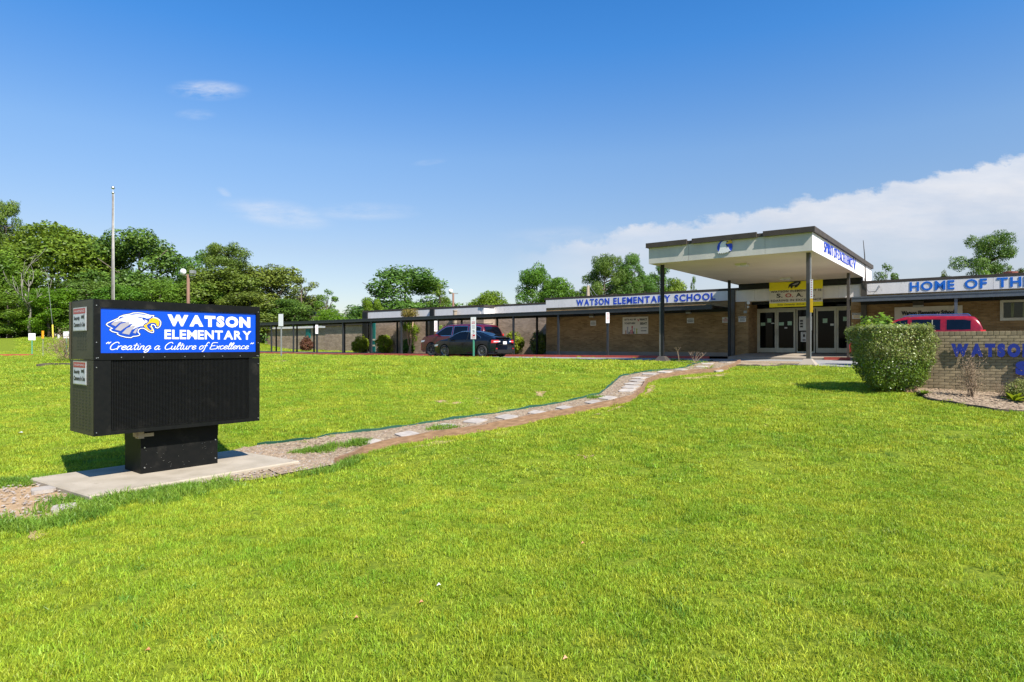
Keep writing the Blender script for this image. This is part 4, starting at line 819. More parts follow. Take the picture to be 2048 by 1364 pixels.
# ------------------------------------------------------------------ entrance canopy
def canopy():
    CT0, CT1 = 3.64, 3.81; zs = 3.055; uL, uR = -5.67, 0; vF, vB = 0, 12.6
    r, of = bthing('entrance_canopy', 'flat porch canopy on steel posts with eagle emblem and white fascia over the entrance drive', 'canopy', uL/2, 4)
    def mb(): return MB(of)
    b = mb(); b.box(uL+.02, uR-.02, vF+.02, vB-.02, zs+.03, CT1-.06); b.build('roof_slab', M['roofing'], r)
    b = mb(); b.box(uL+.02, uR-.02, vF+.02, 10.3, zs, zs+.029); b.build('soffit', M['soffit'], r)
    xs = [uL, pu(1375.5, 0), pu(1532, 0), uR]
    us = [uL, pu(1377, 0), pu(1530, 0), uR]
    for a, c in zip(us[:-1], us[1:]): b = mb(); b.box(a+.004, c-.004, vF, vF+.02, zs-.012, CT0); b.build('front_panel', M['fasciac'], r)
    for a, c in ((0, 3.4), (3.4, 6.8), (6.8, 10.2), (10.2, 12.6)): b = mb(); b.box(uR-.02, uR, a+.004, c-.004, zs-.012 if c < 11 else 2.9, CT0); b.build('side_panel', M['fascia'], r); b = mb(); b.box(uL, uL+.02, a+.004, c-.004, zs-.012, CT0); b.build('side_panel', M['fascia'], r)
    # brown edge in three lengths with two low gaps
    g1, g2, g3, g4 = pu(1374.5, 0), pu(1385, 0), pu(1514, 0), pu(1527, 0)
    o = .085
    for a, c in ((uL-o, g1), (g2, g3), (g4, uR+o)): b = mb(); b.box(a, c, -o, .02, CT0, CT1); b.box(a, c, -o-.012, -o, CT0-.01, CT0+.012); b.build('roof_edge', M['cap'], r)
    for a, c in ((g1, g2), (g3, g4)): b = mb(); b.box(a, c, -.02, .02, CT0, CT1-.05); b.build('roof_edge', M['cap'], r)
    b = mb(); b.box(uR-.02, uR+o, .02, vB, CT0, CT1); b.build('roof_edge', M['cap'], r); b = mb(); b.box(uL-o, uL+.02, .02, vB, CT0, CT1); b.build('roof_edge', M['cap'], r)
    for a, c in ((uL, pu(1370, 0)), (pu(1381, 0), pu(1508, 0)), (pu(1522, 0), uR)): b = mb(); b.box(a, c, -.006, -.0005, CT0-.05, CT0-.03); b.build('flashing', M['alu'], r)
    # side words: built in the canopy's own local frame
    X0, Y0, Z0 = of
    for wd, a, c in (('SPIRIT', 1649.5, 1667.5), ('OF', 1669, 1675.5), ('EXCELLENCE', 1677, 1706.5)):
        va, vb = pv(a, .03)-Y0, pv(c, .03)-Y0; letters(wd, (va, vb), lambda x: 3.20-Z0, lambda x: 3.555-Z0, .004-X0, M['blueletter'], r, -.012, .02, 'y')
    va = pv(1707.5, .03)-Y0; vb = pv(1712.5, .03)-Y0; letters('V', (va, vb), lambda x: 3.16-Z0, lambda x: 3.62-Z0, .004-X0, M['blueletter'], r, .0, .02, 'y')
    # eagle emblem: blue disc, white head, yellow beak; traced in units of its own radius
    cu, cz, R_ = -2.81, 3.405, .262
    disc = mb(); pts = [(cu+R_*math.cos(t), cz+R_*math.sin(t)*1.02) for t in np.linspace(.15, 6.4, 40)][:-2]; disc.poly([(cu+R_*math.cos(t), cz+R_*math.sin(t)) for t in np.linspace(0, 2*math.pi, 36, endpoint=False) if math.sin(t) > -.72], -.03, th=.025); em = disc.build('eagle_emblem', M['blueletter'], r)
    def T(X, Y): return (cu+(X-855)/257*R_, cz-(Y-770)/250*R_)
    hd = [(590,935),(650,905),(690,820),(700,680),(740,610),(820,560),(930,525),(1010,545),(1000,575),(930,600),(900,640),(890,690),(930,720),(980,790),(1010,850),(1060,910),(1000,915),(960,965),(930,935),(890,975),(870,940),(840,985),(810,945),(780,990),(750,950),(710,985),(690,945),(640,980),(640,940)]
    b = mb(); b.poly([T(*p) for p in hd], -.042, th=.011); b.build('eagle_head', M['white'], em)
    b = mb(); b.poly([T(*p) for p in [(1010,540),(1070,555),(1110,620),(1105,680),(1080,655),(1040,670),(970,680),(900,655),(930,620),(990,580)]], -.046, th=.015); b.build('beak', M['yellow'], em)
    b = mb(); b.poly([T(*p) for p in [(870,575),(960,575),(1000,585),(930,598)]], -.048, th=.002); b.poly([T(*p) for p in [(890,660),(960,740),(950,800),(920,740)]], -.048, th=.002); b.build('eye_line', M['black'], em)
    # posts
    for (pu_, pv_, base) in ((-5.42, .68, 1), (-.24, .55, 1), (-5.3, 8.05, 0), (-.25, 8.0, 0)):
        x, y, _ = W(pu_, pv_); g = gz(x, y)-E; b = mb(); s = .054; b.box(pu_-s, pu_+s, pv_-s, pv_+s, g if base else g+.1, zs-.001); p = b.build('post', M['dark'] if pu_ < -1 else M['bronze'], r)
        if base:
            b = mb(); a, c = .26, .11; b.add([(pu_-a, pv_-a, g-.1), (pu_+a, pv_-a, g-.1), (pu_+a, pv_+a, g-.1), (pu_-a, pv_+a, g-.1), (pu_-a, pv_-a, g+.05), (pu_+a, pv_-a, g+.05), (pu_+a, pv_+a, g+.05), (pu_-a, pv_+a, g+.05), (pu_-c, pv_-c, g+.24), (pu_+c, pv_-c, g+.24), (pu_+c, pv_+c, g+.24), (pu_-c, pv_+c, g+.24)],
                [(0,1,5,4),(1,2,6,5),(2,3,7,6),(3,0,4,7),(4,5,9,8),(5,6,10,9),(6,7,11,10),(7,4,8,11),(8,9,10,11)]); b.build('post_footing', M['bronze'] if pu_ < -1 else M['slab'], p)
            b = mb(); xx = pu_-.085 if pu_ < -1 else pu_+.085; b.tube([(xx, pv_-.04, g+.2), (xx, pv_-.04, zs-.02)], .016, 6); b.build('conduit', M['galv'], p)
    b = mb(); b.box(uL+.1, uR-.1, 10.301, 10.38, 2.79, 3.2); b.build('rear_beam', M['dark'], r)
    for px, py in ((1485, 527.5), (1572, 556)):
        # recessed soffit lights: point of the soffit seen at (px,py)
        d = zs*F/(690-py); X = (px-1024)/F*d; rx, ry = X-OX, d-OY; lu = rx*UX+ry*UY; lv = rx*VX+ry*VY
        b = mb(); b.box(lu-.22, lu+.22, lv-.22, lv+.22, zs-.05, zs-.001); l_ = b.build('soffit_light', M['alu'], r); b = mb(); b.box(lu-.18, lu-.02, lv-.2, lv+.2, zs-.09, zs-.0505); b.box(lu+.02, lu+.18, lv-.2, lv+.2, zs-.09, zs-.0505); b.build('lens', M['paper'], l_)
    b = mb(); b.tube([(.03, 10.6, 2.9), (.0, 10.55, 4.05), (-.05, 10.5, 4.75)], [.028, .022, .012], 6); b.build('antenna', M['bronze'], r)
    b = mb(); c0 = [(.05, 10.3, 2.95)]+[(.05+.0*t, 10.3, 2.95-.1*t) for t in (1, 2)]; b.tube([(.04, 10.25, 3.0), (.05, 10.26, 2.65), (.2, 10.28, 2.38), (.5, 10.3, 2.40), (.62, 10.33, 2.6), (.60, 10.36, 2.66)], .012, 5); b.build('hanging_cable', M['black'], r)
canopy()

# yellow banner hanging under the canopy
def banner_y():
    v = 10.27; ul, ur = pu(1538.7, v), pu(1645.5, v); z1 = pz(565, ul, v); z0 = pz(615, ul, v); r, of = bthing('banner', 'yellow banner with black eagle head and school motto hanging over the entrance doors', 'banner', (ul+ur)/2, v, z0)
    wd = ur-ul; h = z1-z0; X = lambda f: ul+wd*f-of[0]; Z = lambda f: z0+h*f-of[2]; n = 24
    def sag(f, g): return .028*math.sin(f*9)*g+.02*math.sin(f*23+g*3)
    def patch(name, m, g0, g1, y0):
        vs = []; fs = []; k = 8
        for j in range(k+1):
            g = g0+(g1-g0)*j/k
            for i in range(n+1): f = i/n; vs.append((X(f), y0+sag(f, g)*.35-.0, Z(g)+(-.03*math.sin(f*math.pi)*max(0, g-.7)/.3*1.0)))
        for j in range(k):
            for i in range(n): a = j*(n+1)+i; fs.append((a, a+1, a+n+2, a+n+1))
        b = MB(); b.add(vs, fs); return b.build(name, m, r, True)
    patch('cloth', M['bannery'], 0, .165, 0); patch('cloth', M['bannerw'], .165, .66, 0); patch('cloth', M['bannery'], .66, 1, 0)
    y = -.02
    text_obj('lettering', 'WATSON ELEMENTARY IS', X(.03), X(.975), Z(.575), Z(.655), y, M['black'], r, .02, space=1.15)
    text_obj('lettering', 'S.', X(.14), X(.26), Z(.38), Z(.53), y, M['black'], r, .02); text_obj('lettering', 'O.', X(.31), X(.46), Z(.38), Z(.53), y, M['redprint'], r, .02); text_obj('lettering', 'A.', X(.51), X(.64), Z(.38), Z(.53), y, M['black'], r, .02); text_obj('lettering', 'R.', X(.74), X(.86), Z(.38), Z(.53), y, M['black'], r, .02)
    text_obj('lettering', 'SOARING IN EXCELLENCE', X(.03), X(.975), Z(.22), Z(.30), y, M['black'], r, .02, space=1.15)
    text_obj('lettering', 'Safety  Ownership  Attitude  Respect', X(.16), X(.84), Z(.06), Z(.13), y, M['dtimber'], r, .0, shear=.2)
    b = MB(); P = [(632,255),(640,215),(670,190),(720,172),(760,165),(818,165),(805,185),(820,190),(790,215),(800,220),(760,240),(770,246),(720,262),(730,235),(700,240),(685,268),(670,262),(665,240),(645,245),(640,262)]
    b.poly([(X((x-350)/770), Z((540-yy)/380)) for x, yy in P], y-.001); b.build('eagle_head', M['black'], r)
    b = MB(); b.poly([(X((x-350)/770), Z((540-yy)/380)) for x, yy in [(690,215),(740,190),(790,178),(770,205),(720,225)]], y-.0025); b.build('eagle_feathers', M['grey'], r)
banner_y()
def banner_w():
    v = 10.33; ul, ur = pu(1789, v), pu(1925, v); z1 = pz(616, ul, v); z0 = z1-.95; r, of = bthing('banner', 'cream banner with black school name on the brick wall behind the red car', 'banner', (ul+ur)/2, v, z0); b = MB(of); n = 20
    for i in range(n):
        a, c = ul+(ur-ul)*i/n, ul+(ur-ul)*(i+1)/n; ya, yc = v+.02*math.sin(i*1.3), v+.02*math.sin((i+1)*1.3); b.add([(a, ya, z0), (c, yc, z0), (c, yc, z1+.03), (a, ya, z1+.03)], [(0,1,2,3)])
    b.build('cloth', M['bannerw'], r, True); zt_ = pz(625.3, ul, v); text_obj('lettering', 'Watson Elementary School', pu(1803, v)-of[0], pu(1909, v)-of[0], zt_-.12-of[2], zt_+.06-of[2], -.03, M['black'], r, .055)
banner_w()

# ------------------------------------------------------------------ covered walkways
def walkway(label, ulist, v0, v1, ua, ub, z, inner, tilt=0, cm=M['gutter']):
    r, of = bthing('covered_walkway', label, 'walkway', (ua+ub)/2, v0)
    zf_ = lambda u: z+tilt*(u-max(ua, ub))
    def bar(name, va, vb, za, zb, m, seg=8):
        b = MB(of); us = np.linspace(ua, ub, seg+1)
        for i in range(seg):
            a, c = us[i], us[i+1]; p = [(a, va, zf_(a)+za), (c, va, zf_(c)+za), (c, vb, zf_(c)+za), (a, vb, zf_(a)+za), (a, va, zf_(a)+zb), (c, va, zf_(c)+zb), (c, vb, zf_(c)+zb), (a, vb, zf_(a)+zb)]
            b.add(p, [(3,2,1,0),(4,5,6,7),(0,1,5,4),(2,3,7,6)]+([(3,0,4,7)] if i == 0 else [])+([(1,2,6,5)] if i == seg-1 else []))
        return b.build(name, m, r)
    bar('roof_deck', v0+.1, v1, .03, .08, M['dark']); bar('gutter', v0-.07, v0+.09, -.11, .085, cm); bar('gutter_lip', v0-.085, v0-.071, .05, .10, cm); bar('rear_beam', v1-.12, v1-.001, -.12, .028, M['dark'])
    for u, vv in ulist:
        x, y, _ = W(u, vv); g = gz(x, y)-E; b = MB(of); s = .05; b.box(u-s, u+s, vv-s, vv+s, g, zf_(u)-.115); b.build('post', M['dark'] if vv > v0+1 else cm, r)
        if vv < v0+1 and inner: b = MB(of); b.box(u-.04, u+.04, v0+.1, v1-.13, zf_(u)-.09, zf_(u)+.028); b.build('cross_beam', M['dark'], r)
outer = [pu(p, 8.02) for p in (1215.5, 1117, 1027, 949, 876, 803, 743, 686, 634, 587, 543)]
inn = [pu(p, 10.2) for p in (1074, 994.5, 923.5, 853.5, 794.5, 740.5, 689, 628, 594, 552.5)]
walkway('long black flat-roofed covered walkway on thin posts left of the entrance', [(u, 8.02) for u in outer]+[(u, 10.2) for u in inn], 8.0, 10.385, pu(470, 8), -6.1, 1.83, True, .0016)
walkway('covered walkway with blue grey gutter right of the entrance', [(pu(1912, 8.02), 8.02), (pu(1912, 8.02)+3.5, 8.02), (pu(1912, 8.02)+7, 8.02)], 8.0, 10.385, -.12, 16, 1.93, True, 0, mat('blue_grey_gutter', (.085, .10, .12), .35))
# ------------------------------------------------------------------ brick monument wall
def monument():
    r = thing('monument_wall', 'low olive tan brick wall with blue letters at the right edge behind a mulch bed', 'wall', WL(3.4, .15, WBZ), ANG)
    ox = 3.4; L0, L1 = 0, 6.8; T = .30; zt = .314; zb = WBZ-.25; nb = []
    def loc(x, y, z): return (x-ox, y-.15, z-WBZ)
    b = MB((ox, .15, WBZ)); b.box(L0+.006, L1-.006, .007, T-.007, zb, zt-.006); b.build('mortar_core', M['mortar'], r)
    def brick_me(name, sx, sz, sy=.09):
        bm = bmesh.new(); bmesh.ops.create_cube(bm, size=1); bmesh.ops.scale(bm, vec=(sx, sy, sz), verts=bm.verts)
        bmesh.ops.bevel(bm, geom=[e for e in bm.edges], offset=.003, segments=1, affect='EDGES'); me = bpy.data.meshes.new(name); bm.to_mesh(me); bm.free(); me.materials.append(M['mon']); return me
    full = brick_me('brick', .203, .0575); half = brick_me('brick', .097, .0575); head = brick_me('brick', .093, .094, .30); rest = MB((ox, .15, WBZ)); rr = random.Random(5)
    pitch = .0677; ztop = zt-.102
    n = int((ztop-zb)/pitch); cnt = 0
    x = L0
    while x < L1-.05:              # rowlock course on top
        if x < 2.7: o = link('brick', head, r); o.location = loc(x+.05, .15+rr.uniform(-.002, .002), zt-.047); cnt += 1
        else: rest.box(x+.004, x+.097, 0, T, zt-.094, zt)
        x += .1035
    for k in range(n):
        z = ztop-.0335-k*pitch; x = L0-(.1065 if k % 2 else 0)
        while x < L1-.02:
            xa, xb = max(x, L0), min(x+.203, L1)
            if z > WBZ-.05 and xb < 2.62:
                o = link('brick', full if xb-xa > .15 else half, r); o.location = loc((xa+xb)/2, .045+rr.uniform(-.0025, .0015), z); cnt += 1
            else: rest.box(xa, xb, 0, .09, z-.028, z+.028)
            rest.box(xa, xb, T-.09, T, z-.028, z+.028)
            x += .2135
        rest.box(L0, L0+.01, .095, .205, z-.028, z+.028)
    o = rest.build('bricks', M['mon'], r); tag(o, kind='stuff')
    # letters
    def sx(px): rt = (px-1024)/F; return (rt*WY-WX)/(UX-rt*UY)
    x0 = sx(1902.5); wd = (sx(2048)-x0)/5.3*6
    pzz = lambda py, s: (690-py)/F*(WY+s*UY)
    letters('WATSON', (x0-ox, x0+wd-ox), lambda x: pzz(710.5, x0)-WBZ, lambda x: pzz(687, x0)-WBZ, -.04-.15, M['navyletter'], r, .085, .028)
    letters('ELEMENTARY', (x0+wd+.25-ox, L1-.25-ox), lambda x: pzz(710.5, x0)-WBZ, lambda x: pzz(687, x0)-WBZ, -.04-.15, M['navyletter'], r, .085, .028)
    xs_ = sx(2030.5); letters('SCHOOL', (xs_-ox, xs_+2.3-ox), lambda x: pzz(747, xs_)-WBZ, lambda x: pzz(722, xs_)-WBZ, -.04-.15, M['navyletter'], r, .085, .028)
monument()

# ------------------------------------------------------------------ cars
def interp(P, x): return float(np.interp(x, [p[0] for p in P], [p[1] for p in P]))
def smooth_prof(P, n=160, k=5):
    xs = np.linspace(P[0][0], P[-1][0], n); zs = np.interp(xs, [p[0] for p in P], [p[1] for p in P]); ker = np.hanning(k+2)[1:-1]; ker /= ker.sum()
    return xs, np.convolve(np.pad(zs, k//2, mode='edge'), ker, mode='valid')
def car(name, label, u, v, S, paint, group='cars parked in front of the school'):
    x0, y0, _ = W(u, v); g = gz(x0, y0)+.035; r = thing(name, label, 'car', (x0, y0, g), ANG+math.pi, group)
    Ln, Wd, H = S['L'], S['W'], S['H']; xs, zs = smooth_prof(S['top']); top = lambda x: float(np.interp(x, xs, zs)); belt = S['belt']; tum = S['tum']; wr = S['r']; WX_ = S['wheels']; cl = S['clear']; X = lambda x: x-Ln/2
    def hw(x, z):
        e = abs(x-Ln/2)/(Ln/2); h = Wd/2*(1-S.get('plan', .16)*e**5-.012*e); h *= 1-.05*max(0, (.45-z)/.45)**1.5
        if z > belt: h -= tum*(z-belt)
        else: h -= .03*((z-belt*.72)/belt)**2*1.2
        return h
    def bot(x):
        b_ = cl+.10*max(0, abs(x-Ln/2)/(Ln/2)-.85)/.15
        for wx in WX_:
            d = abs(x-wx); R_ = wr+.055
            if d < R_: b_ = max(b_, wr+math.sqrt(R_*R_-d*d))
        return b_
    st = sorted(set(list(np.linspace(.0, Ln, 54))+[w_+s*(wr+.055)*f for w_ in WX_ for s in (-1, 1) for f in (1, .999, .97, .9, .78, .6, .4, .2, 0)]))
    fr = [0, .12, .3, .5, .7, .86, 1]; gr = [.25, .5, .75, .93, 1]; vs = []; nrow = None
    for x in st:
        b_ = bot(x); t = top(x); bl = min(belt, t-.02) if t < belt+.02 else belt; sec = [(hw(x, b_+(bl-b_)*f), b_+(bl-b_)*f) for f in fr]
        rr_ = min(.07, (t-bl)*.5)
        for f in gr: z = bl+(t-bl)*f; h = hw(x, z)-(0.0 if f < .9 else (.03 if f < 1 else .10)*min(1, (t-bl)/.1)); sec.append((h, z if f < 1 else t-.004))
        crown = [(sec[-1][0]*.6, t+.018), (0, t+.028)]; sec += crown
        full = [(h, z) for h, z in sec]+[(-h, z) for h, z in sec[-2::-1]]; nrow = len(full); vs += [(X(x), h, z) for h, z in full]
    fs = [(i*nrow+k, i*nrow+k+1, (i+1)*nrow+k+1, (i+1)*nrow+k) for i in range(len(st)-1) for k in range(nrow-1)]
    fs += [tuple(range(nrow)), tuple(range((len(st)-1)*nrow+nrow-1, (len(st)-1)*nrow-1, -1))]
    b = MB(); b.add(vs, fs); body = b.build('body', paint, r, True)
    b = MB(); b.box(X(.25), X(Ln-.25), -Wd/2+.22, Wd/2-.22, cl+.02, belt*.75); b.box(X(.1), X(Ln-.12), -Wd/2+.12, Wd/2-.12, cl+.0, cl+.14); b.build('underbody', M['trim'], r)
    def side(pts, m, nm, d=.006):  # list of (x, zlow, zhigh)
        for s in (1, -1):
            vs = []; 
            for x, a, c in pts: vs += [(X(x), s*(hw(x, a)+d), a), (X(x), s*(hw(x, (a+c)/2)+d), (a+c)/2), (X(x), s*(hw(x, c)+d), c)]
            q = MB(); q.add(vs, [(3*i+k, 3*i+k+3, 3*i+k+4, 3*i+k+1) for i in range(len(pts)-1) for k in (0, 1)]); q.build(nm, m, r)
    for w_ in S['windows']:
        if S.get('wtrim'): side([(x+(.03 if i == len(w_)-1 else -.03 if i == 0 else 0), a-.03, c+.028) for i, (x, a, c) in enumerate(w_)], S['wtrim'], 'window_trim', .004)
        side(w_, M['cglass'], 'side_window', .008)
    def tops(xa, xb, m, nm, inset=.86, d=.014):
        xx = np.linspace(xa, xb, 9); vs = []
        for x in xx:
            z = top(x); dz = (top(x+.02)-top(x-.02))/.04; nl = math.hypot(1, dz); nx, nz = -dz/nl, 1/nl; h = (hw(x, z)-.08)*inset/.86*.93
            for f in (-1, -.55, 0, .55, 1): vs.append((X(x)+nx*d, h*f, z+nz*d+.018*(1-abs(f)**2)+.006))
        q = MB(); q.add(vs, [(5*i+k, 5*i+k+1, 5*i+k+6, 5*i+k+5) for i in range(8) for k in range(4)]); return q.build(nm, m, r, True)
    tops(*S['rear_glass'], M['cglass'], 'rear_window'); tops(*S['shield'], M['cglass'], 'windscreen')
    # wheels
    for wx in WX_:
        for s in (1, -1):
            yy = s*(Wd/2-.115); we = bpy.data.objects.new('wheel', None); C.objects.link(we); we.parent = r; we.location = (X(wx), yy, wr); we.empty_display_size = .1
            q = MB(); q.lathe([(wr*.66, -.11), (wr*.95, -.11), (wr, -.07), (wr, .07), (wr*.95, .11), (wr*.66, .11), (wr*.62, .05), (wr*.62, -.05), (wr*.66, -.11)], 32, 'y'); q.build('tyre', M['tyre'], we, True)
            q = MB(); q.lathe([(wr*.66, s*.105), (wr*.66, s*.09), (wr*.60, s*.08), (wr*.58, -s*.05)], 28, 'y'); q.lathe([(wr*.14, s*.06), (wr*.13, s*.09), (0, s*.092)], 14, 'y')
            ns = S.get('spokes', 10)
            for k in range(ns):
                a = 2*math.pi*k/ns; a2 = .07; dirs = [(math.cos(a+t), math.sin(a+t)) for t in (-a2*2.2, a2*2.2)]; o_ = [(math.cos(a+t), math.sin(a+t)) for t in (-a2, a2)]
                q.add([(dirs[0][0]*wr*.1, s*.085, dirs[0][1]*wr*.1), (dirs[1][0]*wr*.1, s*.085, dirs[1][1]*wr*.1), (o_[1][0]*wr*.64, s*.075, o_[1][1]*wr*.64), (o_[0][0]*wr*.64, s*.075, o_[0][1]*wr*.64)], [(0,1,2,3)])
            q.build('rim', S.get('rimm', M['rim']), we); q = MB(); q.lathe([(0, s*.02), (wr*.6, s*.02)], 20, 'y'); q.build('brake_disc', M['trim'], we)
    # lamps, bumpers, plate, mirrors, handles, seams
    rl = S['tail']               # (x, zlo, zhi, yin, depth)
    for s in (1, -1):
        for (xa, xb, za, zc, ins, mm) in rl:
            vs = []
            P = [(xa, za), (xb, za), (xb, zc), (xa, zc)]
            q = MB(); vs = [(X(x), s*(hw(x, z)+.010), z) for x, z in P]; q.add(vs, [(0,1,2,3)])
            q.add([(X(.0)-.012, s*(hw(.0, za)+.008), za), (X(.0)-.012, s*(hw(.0, za)-ins), za+(zc-za)*.25), (X(.0)-.012, s*(hw(0, zc)-ins), zc), (X(0)-.012, s*(hw(0, zc)+.008), zc), vs[0], vs[3]], [(0,1,2,3), (0,3,5,4)]); q.build('tail_lamp', mm, r)
        q = MB(); xf = S['mirror']; h = hw(xf, belt); q.box(X(xf)-.07, X(xf)+.07, s*h, s*(h+.06), belt+.02, belt+.06); q.box(X(xf)-.06, X(xf)+.09, s*(h+.06), s*(h+.22), belt+.01, belt+.15); q.build('mirror', S.get('mirm', paint), r)
        for hx in S['handles']: q = MB(); h = hw(hx, belt-.13); q.box(X(hx)-.09, X(hx)+.09, s*(h+.004), s*(h+.03), belt-.14, belt-.11); q.build('door_handle', S.get('handm', paint), r)
        for sx_ in S['seams']:
            q = MB(); zz = np.linspace(cl+.1, belt, 7); vs = []
            for z in zz: vs += [(X(sx_)-.006, s*(hw(sx_, z)+.003), z), (X(sx_)+.006, s*(hw(sx_, z)+.003), z)]
            q.add(vs, [(2*i, 2*i+1, 2*i+3, 2*i+2) for i in range(6)]); q.build('door_seam', M['trim'], r)
        q = MB(); q.add([(X(Ln-.30), s*(hw(Ln-.30, .62)+.01), S['lampz']-.10), (X(Ln-.03), s*(hw(Ln-.03, .62)+.01), S['lampz']-.13), (X(Ln-.03), s*(hw(Ln-.03, .7)+.01), S['lampz']-.03), (X(Ln-.42), s*(hw(Ln-.42, .72)+.012), S['lampz']+.0)], [(0,1,2,3)]); q.build('head_lamp', M['lensw'], r)
    q = MB(); q.box(X(-.03), X(.0)-.001, -Wd*.36, Wd*.36, cl+.06, cl+.24); q.build('rear_diffuser', S.get('diff', M['trim']), r)
    pzh = S['plate']; q = MB(); q.box(X(-.022), X(-.002), -.15, .15, pzh, pzh+.15); q.build('number_plate', M['white'], r)
    q = MB(); q.box(X(-.014), X(-.001), -Wd*.3, Wd*.3, pzh-.035, pzh-.012); q.build('trunk_seam', M['trim'], r)
    return r, X, hw, top
SED = dict(L=4.45, W=1.80, H=1.44, top=[(0,.60),(.02,.9),(.10,1.02),(.25,1.07),(.6,1.15),(1.05,1.30),(1.5,1.40),(2.0,1.44),(2.5,1.42),(2.8,1.34),(3.15,1.15),(3.45,1.0),(3.8,.95),(4.15,.86),(4.36,.74),(4.45,.55)], belt=.90, tum=.42, r=.33, wheels=(.86, 3.56), clear=.17,
    windows=[[(.98,1.02,1.045),(1.15,.98,1.15),(1.45,.955,1.28),(1.85,.945,1.345)], [(1.92,.945,1.35),(2.2,.94,1.365),(2.55,.935,1.33),(2.85,.93,1.22),(3.15,.93,1.03),(3.25,.93,.95)]], rear_glass=(.42, 1.35), shield=(2.72, 3.36), tail=[(-.0,.26,.76,.92,.20,M['tail']), (-.0,.12,.80,.87,.34,M['lensw'])], mirror=3.0, handles=(1.35, 2.15), seams=(1.88, 3.05), lampz=.70, plate=.70, wtrim=M['trim'], spokes=10)
o, X_, hw_, top_ = car('parked_car', 'shiny dark blue hatchback sedan parked facing left behind the green sign post', -18.35, 4.7, SED, M['navycar'])
b = MB(); b.box(X_(.02), X_(.16), -.62, .62, 1.045, 1.075); b.build('spoiler', M['trim'], o)
b = MB(); b.box(X_(-.016), X_(-.004), -.08, .08, .93, .97); b.build('badge', M['chrome'], o)
for s in (1, -1): b = MB(); pts = [(.93,1.04),(1.15,1.175),(1.45,1.30),(1.85,1.37),(2.2,1.39),(2.55,1.355),(2.85,1.245),(3.2,1.03)]; b.tube([(X_(x), s*(hw_(x, z)+.012), z) for x, z in pts], .011, 5); b.build('chrome_strip', M['chrome'], o)
for s in (1, -1): b = MB(); b.box(X_(-.02), X_(.02), s*.62, s*.8, .30, .52); b.build('bumper_vent', M['trim'], o); b = MB(); b.box(X_(-.024), X_(-.0201), s*.66, s*.76, .45, .49); b.build('reflector', M['tail'], o)
for s in (1, -1): b = MB(); b.box(X_(4.12), X_(4.25), s*(hw_(4.15, .6)), s*(hw_(4.15, .6)+.012), .56, .60); b.build('side_marker', M['orange'], o)
SUV = dict(L=5.1, W=2.0, H=1.90, top=[(0,.75),(.03,1.2),(.12,1.55),(.35,1.84),(.8,1.89),(1.8,1.91),(2.8,1.90),(3.3,1.80),(3.65,1.55),(3.95,1.30),(4.3,1.25),(4.8,1.18),(5.02,1.02),(5.1,.7)], belt=1.20, tum=.28, r=.41, wheels=(1.05, 4.15), clear=.26, plan=.10,
    windows=[[(.35,1.26,1.68),(.6,1.25,1.74),(1.15,1.25,1.76)], [(1.32,1.25,1.77),(1.9,1.25,1.78),(2.35,1.25,1.78)], [(2.50,1.25,1.78),(3.0,1.25,1.74),(3.3,1.25,1.60),(3.75,1.25,1.34)]], rear_glass=(.06, .26), shield=(3.2, 3.9), tail=[(-.0,.07,1.0,1.35,.10,M['tail'])], mirror=3.6, handles=(1.75, 2.65), seams=(1.25, 2.42, 3.7), lampz=.98, plate=.85, wtrim=M['chrome'], spokes=6, rimm=mat('dark_rim', (.10, .10, .10), .35, metal=.7))
o, X_, hw_, top_ = car('parked_car', 'tall maroon sport utility vehicle parked facing left behind the dark sedan', -21.0, 6.75, SUV, M['maroon'])
for s in (1, -1): b = MB(); b.tube([(X_(x), s*.72, top_(x)+.07) for x in (.7, 1.8, 2.9)], .018, 6); b.build('roof_rail', M['trim'], o)
RED = dict(L=4.3, W=1.80, H=1.70, top=[(0,.75),(.04,1.1),(.12,1.42),(.30,1.64),(.6,1.68),(1.8,1.70),(2.5,1.67),(2.85,1.55),(3.2,1.30),(3.4,1.10),(3.95,1.03),(4.2,.92),(4.3,.6)], belt=1.12, tum=.24, r=.35, wheels=(.85, 3.4), clear=.22, plan=.10,
    windows=[[(.42,1.19,1.50),(.62,1.18,1.54),(1.13,1.18,1.55)], [(1.32,1.18,1.56),(1.8,1.18,1.57),(2.2,1.18,1.57)], [(2.34,1.18,1.58),(2.65,1.18,1.53),(2.95,1.18,1.36),(3.12,1.18,1.24)]], rear_glass=(.06, .24), shield=(2.8, 3.32), tail=[(-.0,.14,.95,1.17,.16,M['tail'])], mirror=3.2, handles=(1.5, 2.45), seams=(1.23, 2.28, 3.2), lampz=.92, plate=.9, wtrim=M['redcar'], mirm=M['trim'])
o, X_, hw_, top_ = car('parked_car', 'bright red boxy wagon seen over the brick monument wall', 2.28, 6.62, RED, M['redcar'])
for s in (1, -1): b = MB(); b.tube([(X_(.42), s*.62, 1.68), (X_(.5), s*.62, 1.745), (X_(2.3), s*.62, 1.755), (X_(2.5), s*.62, 1.68)], .018, 6); b.build('roof_rail', M['chrome'], o)
for s in (1, -1): b = MB(); b.box(X_(1.55), X_(1.58), s*(hw_(1.5, 1.4)+.005), s*(hw_(1.5, 1.4)+.014), 1.19, 1.555); b.build('window_divider', M['chrome'], o)

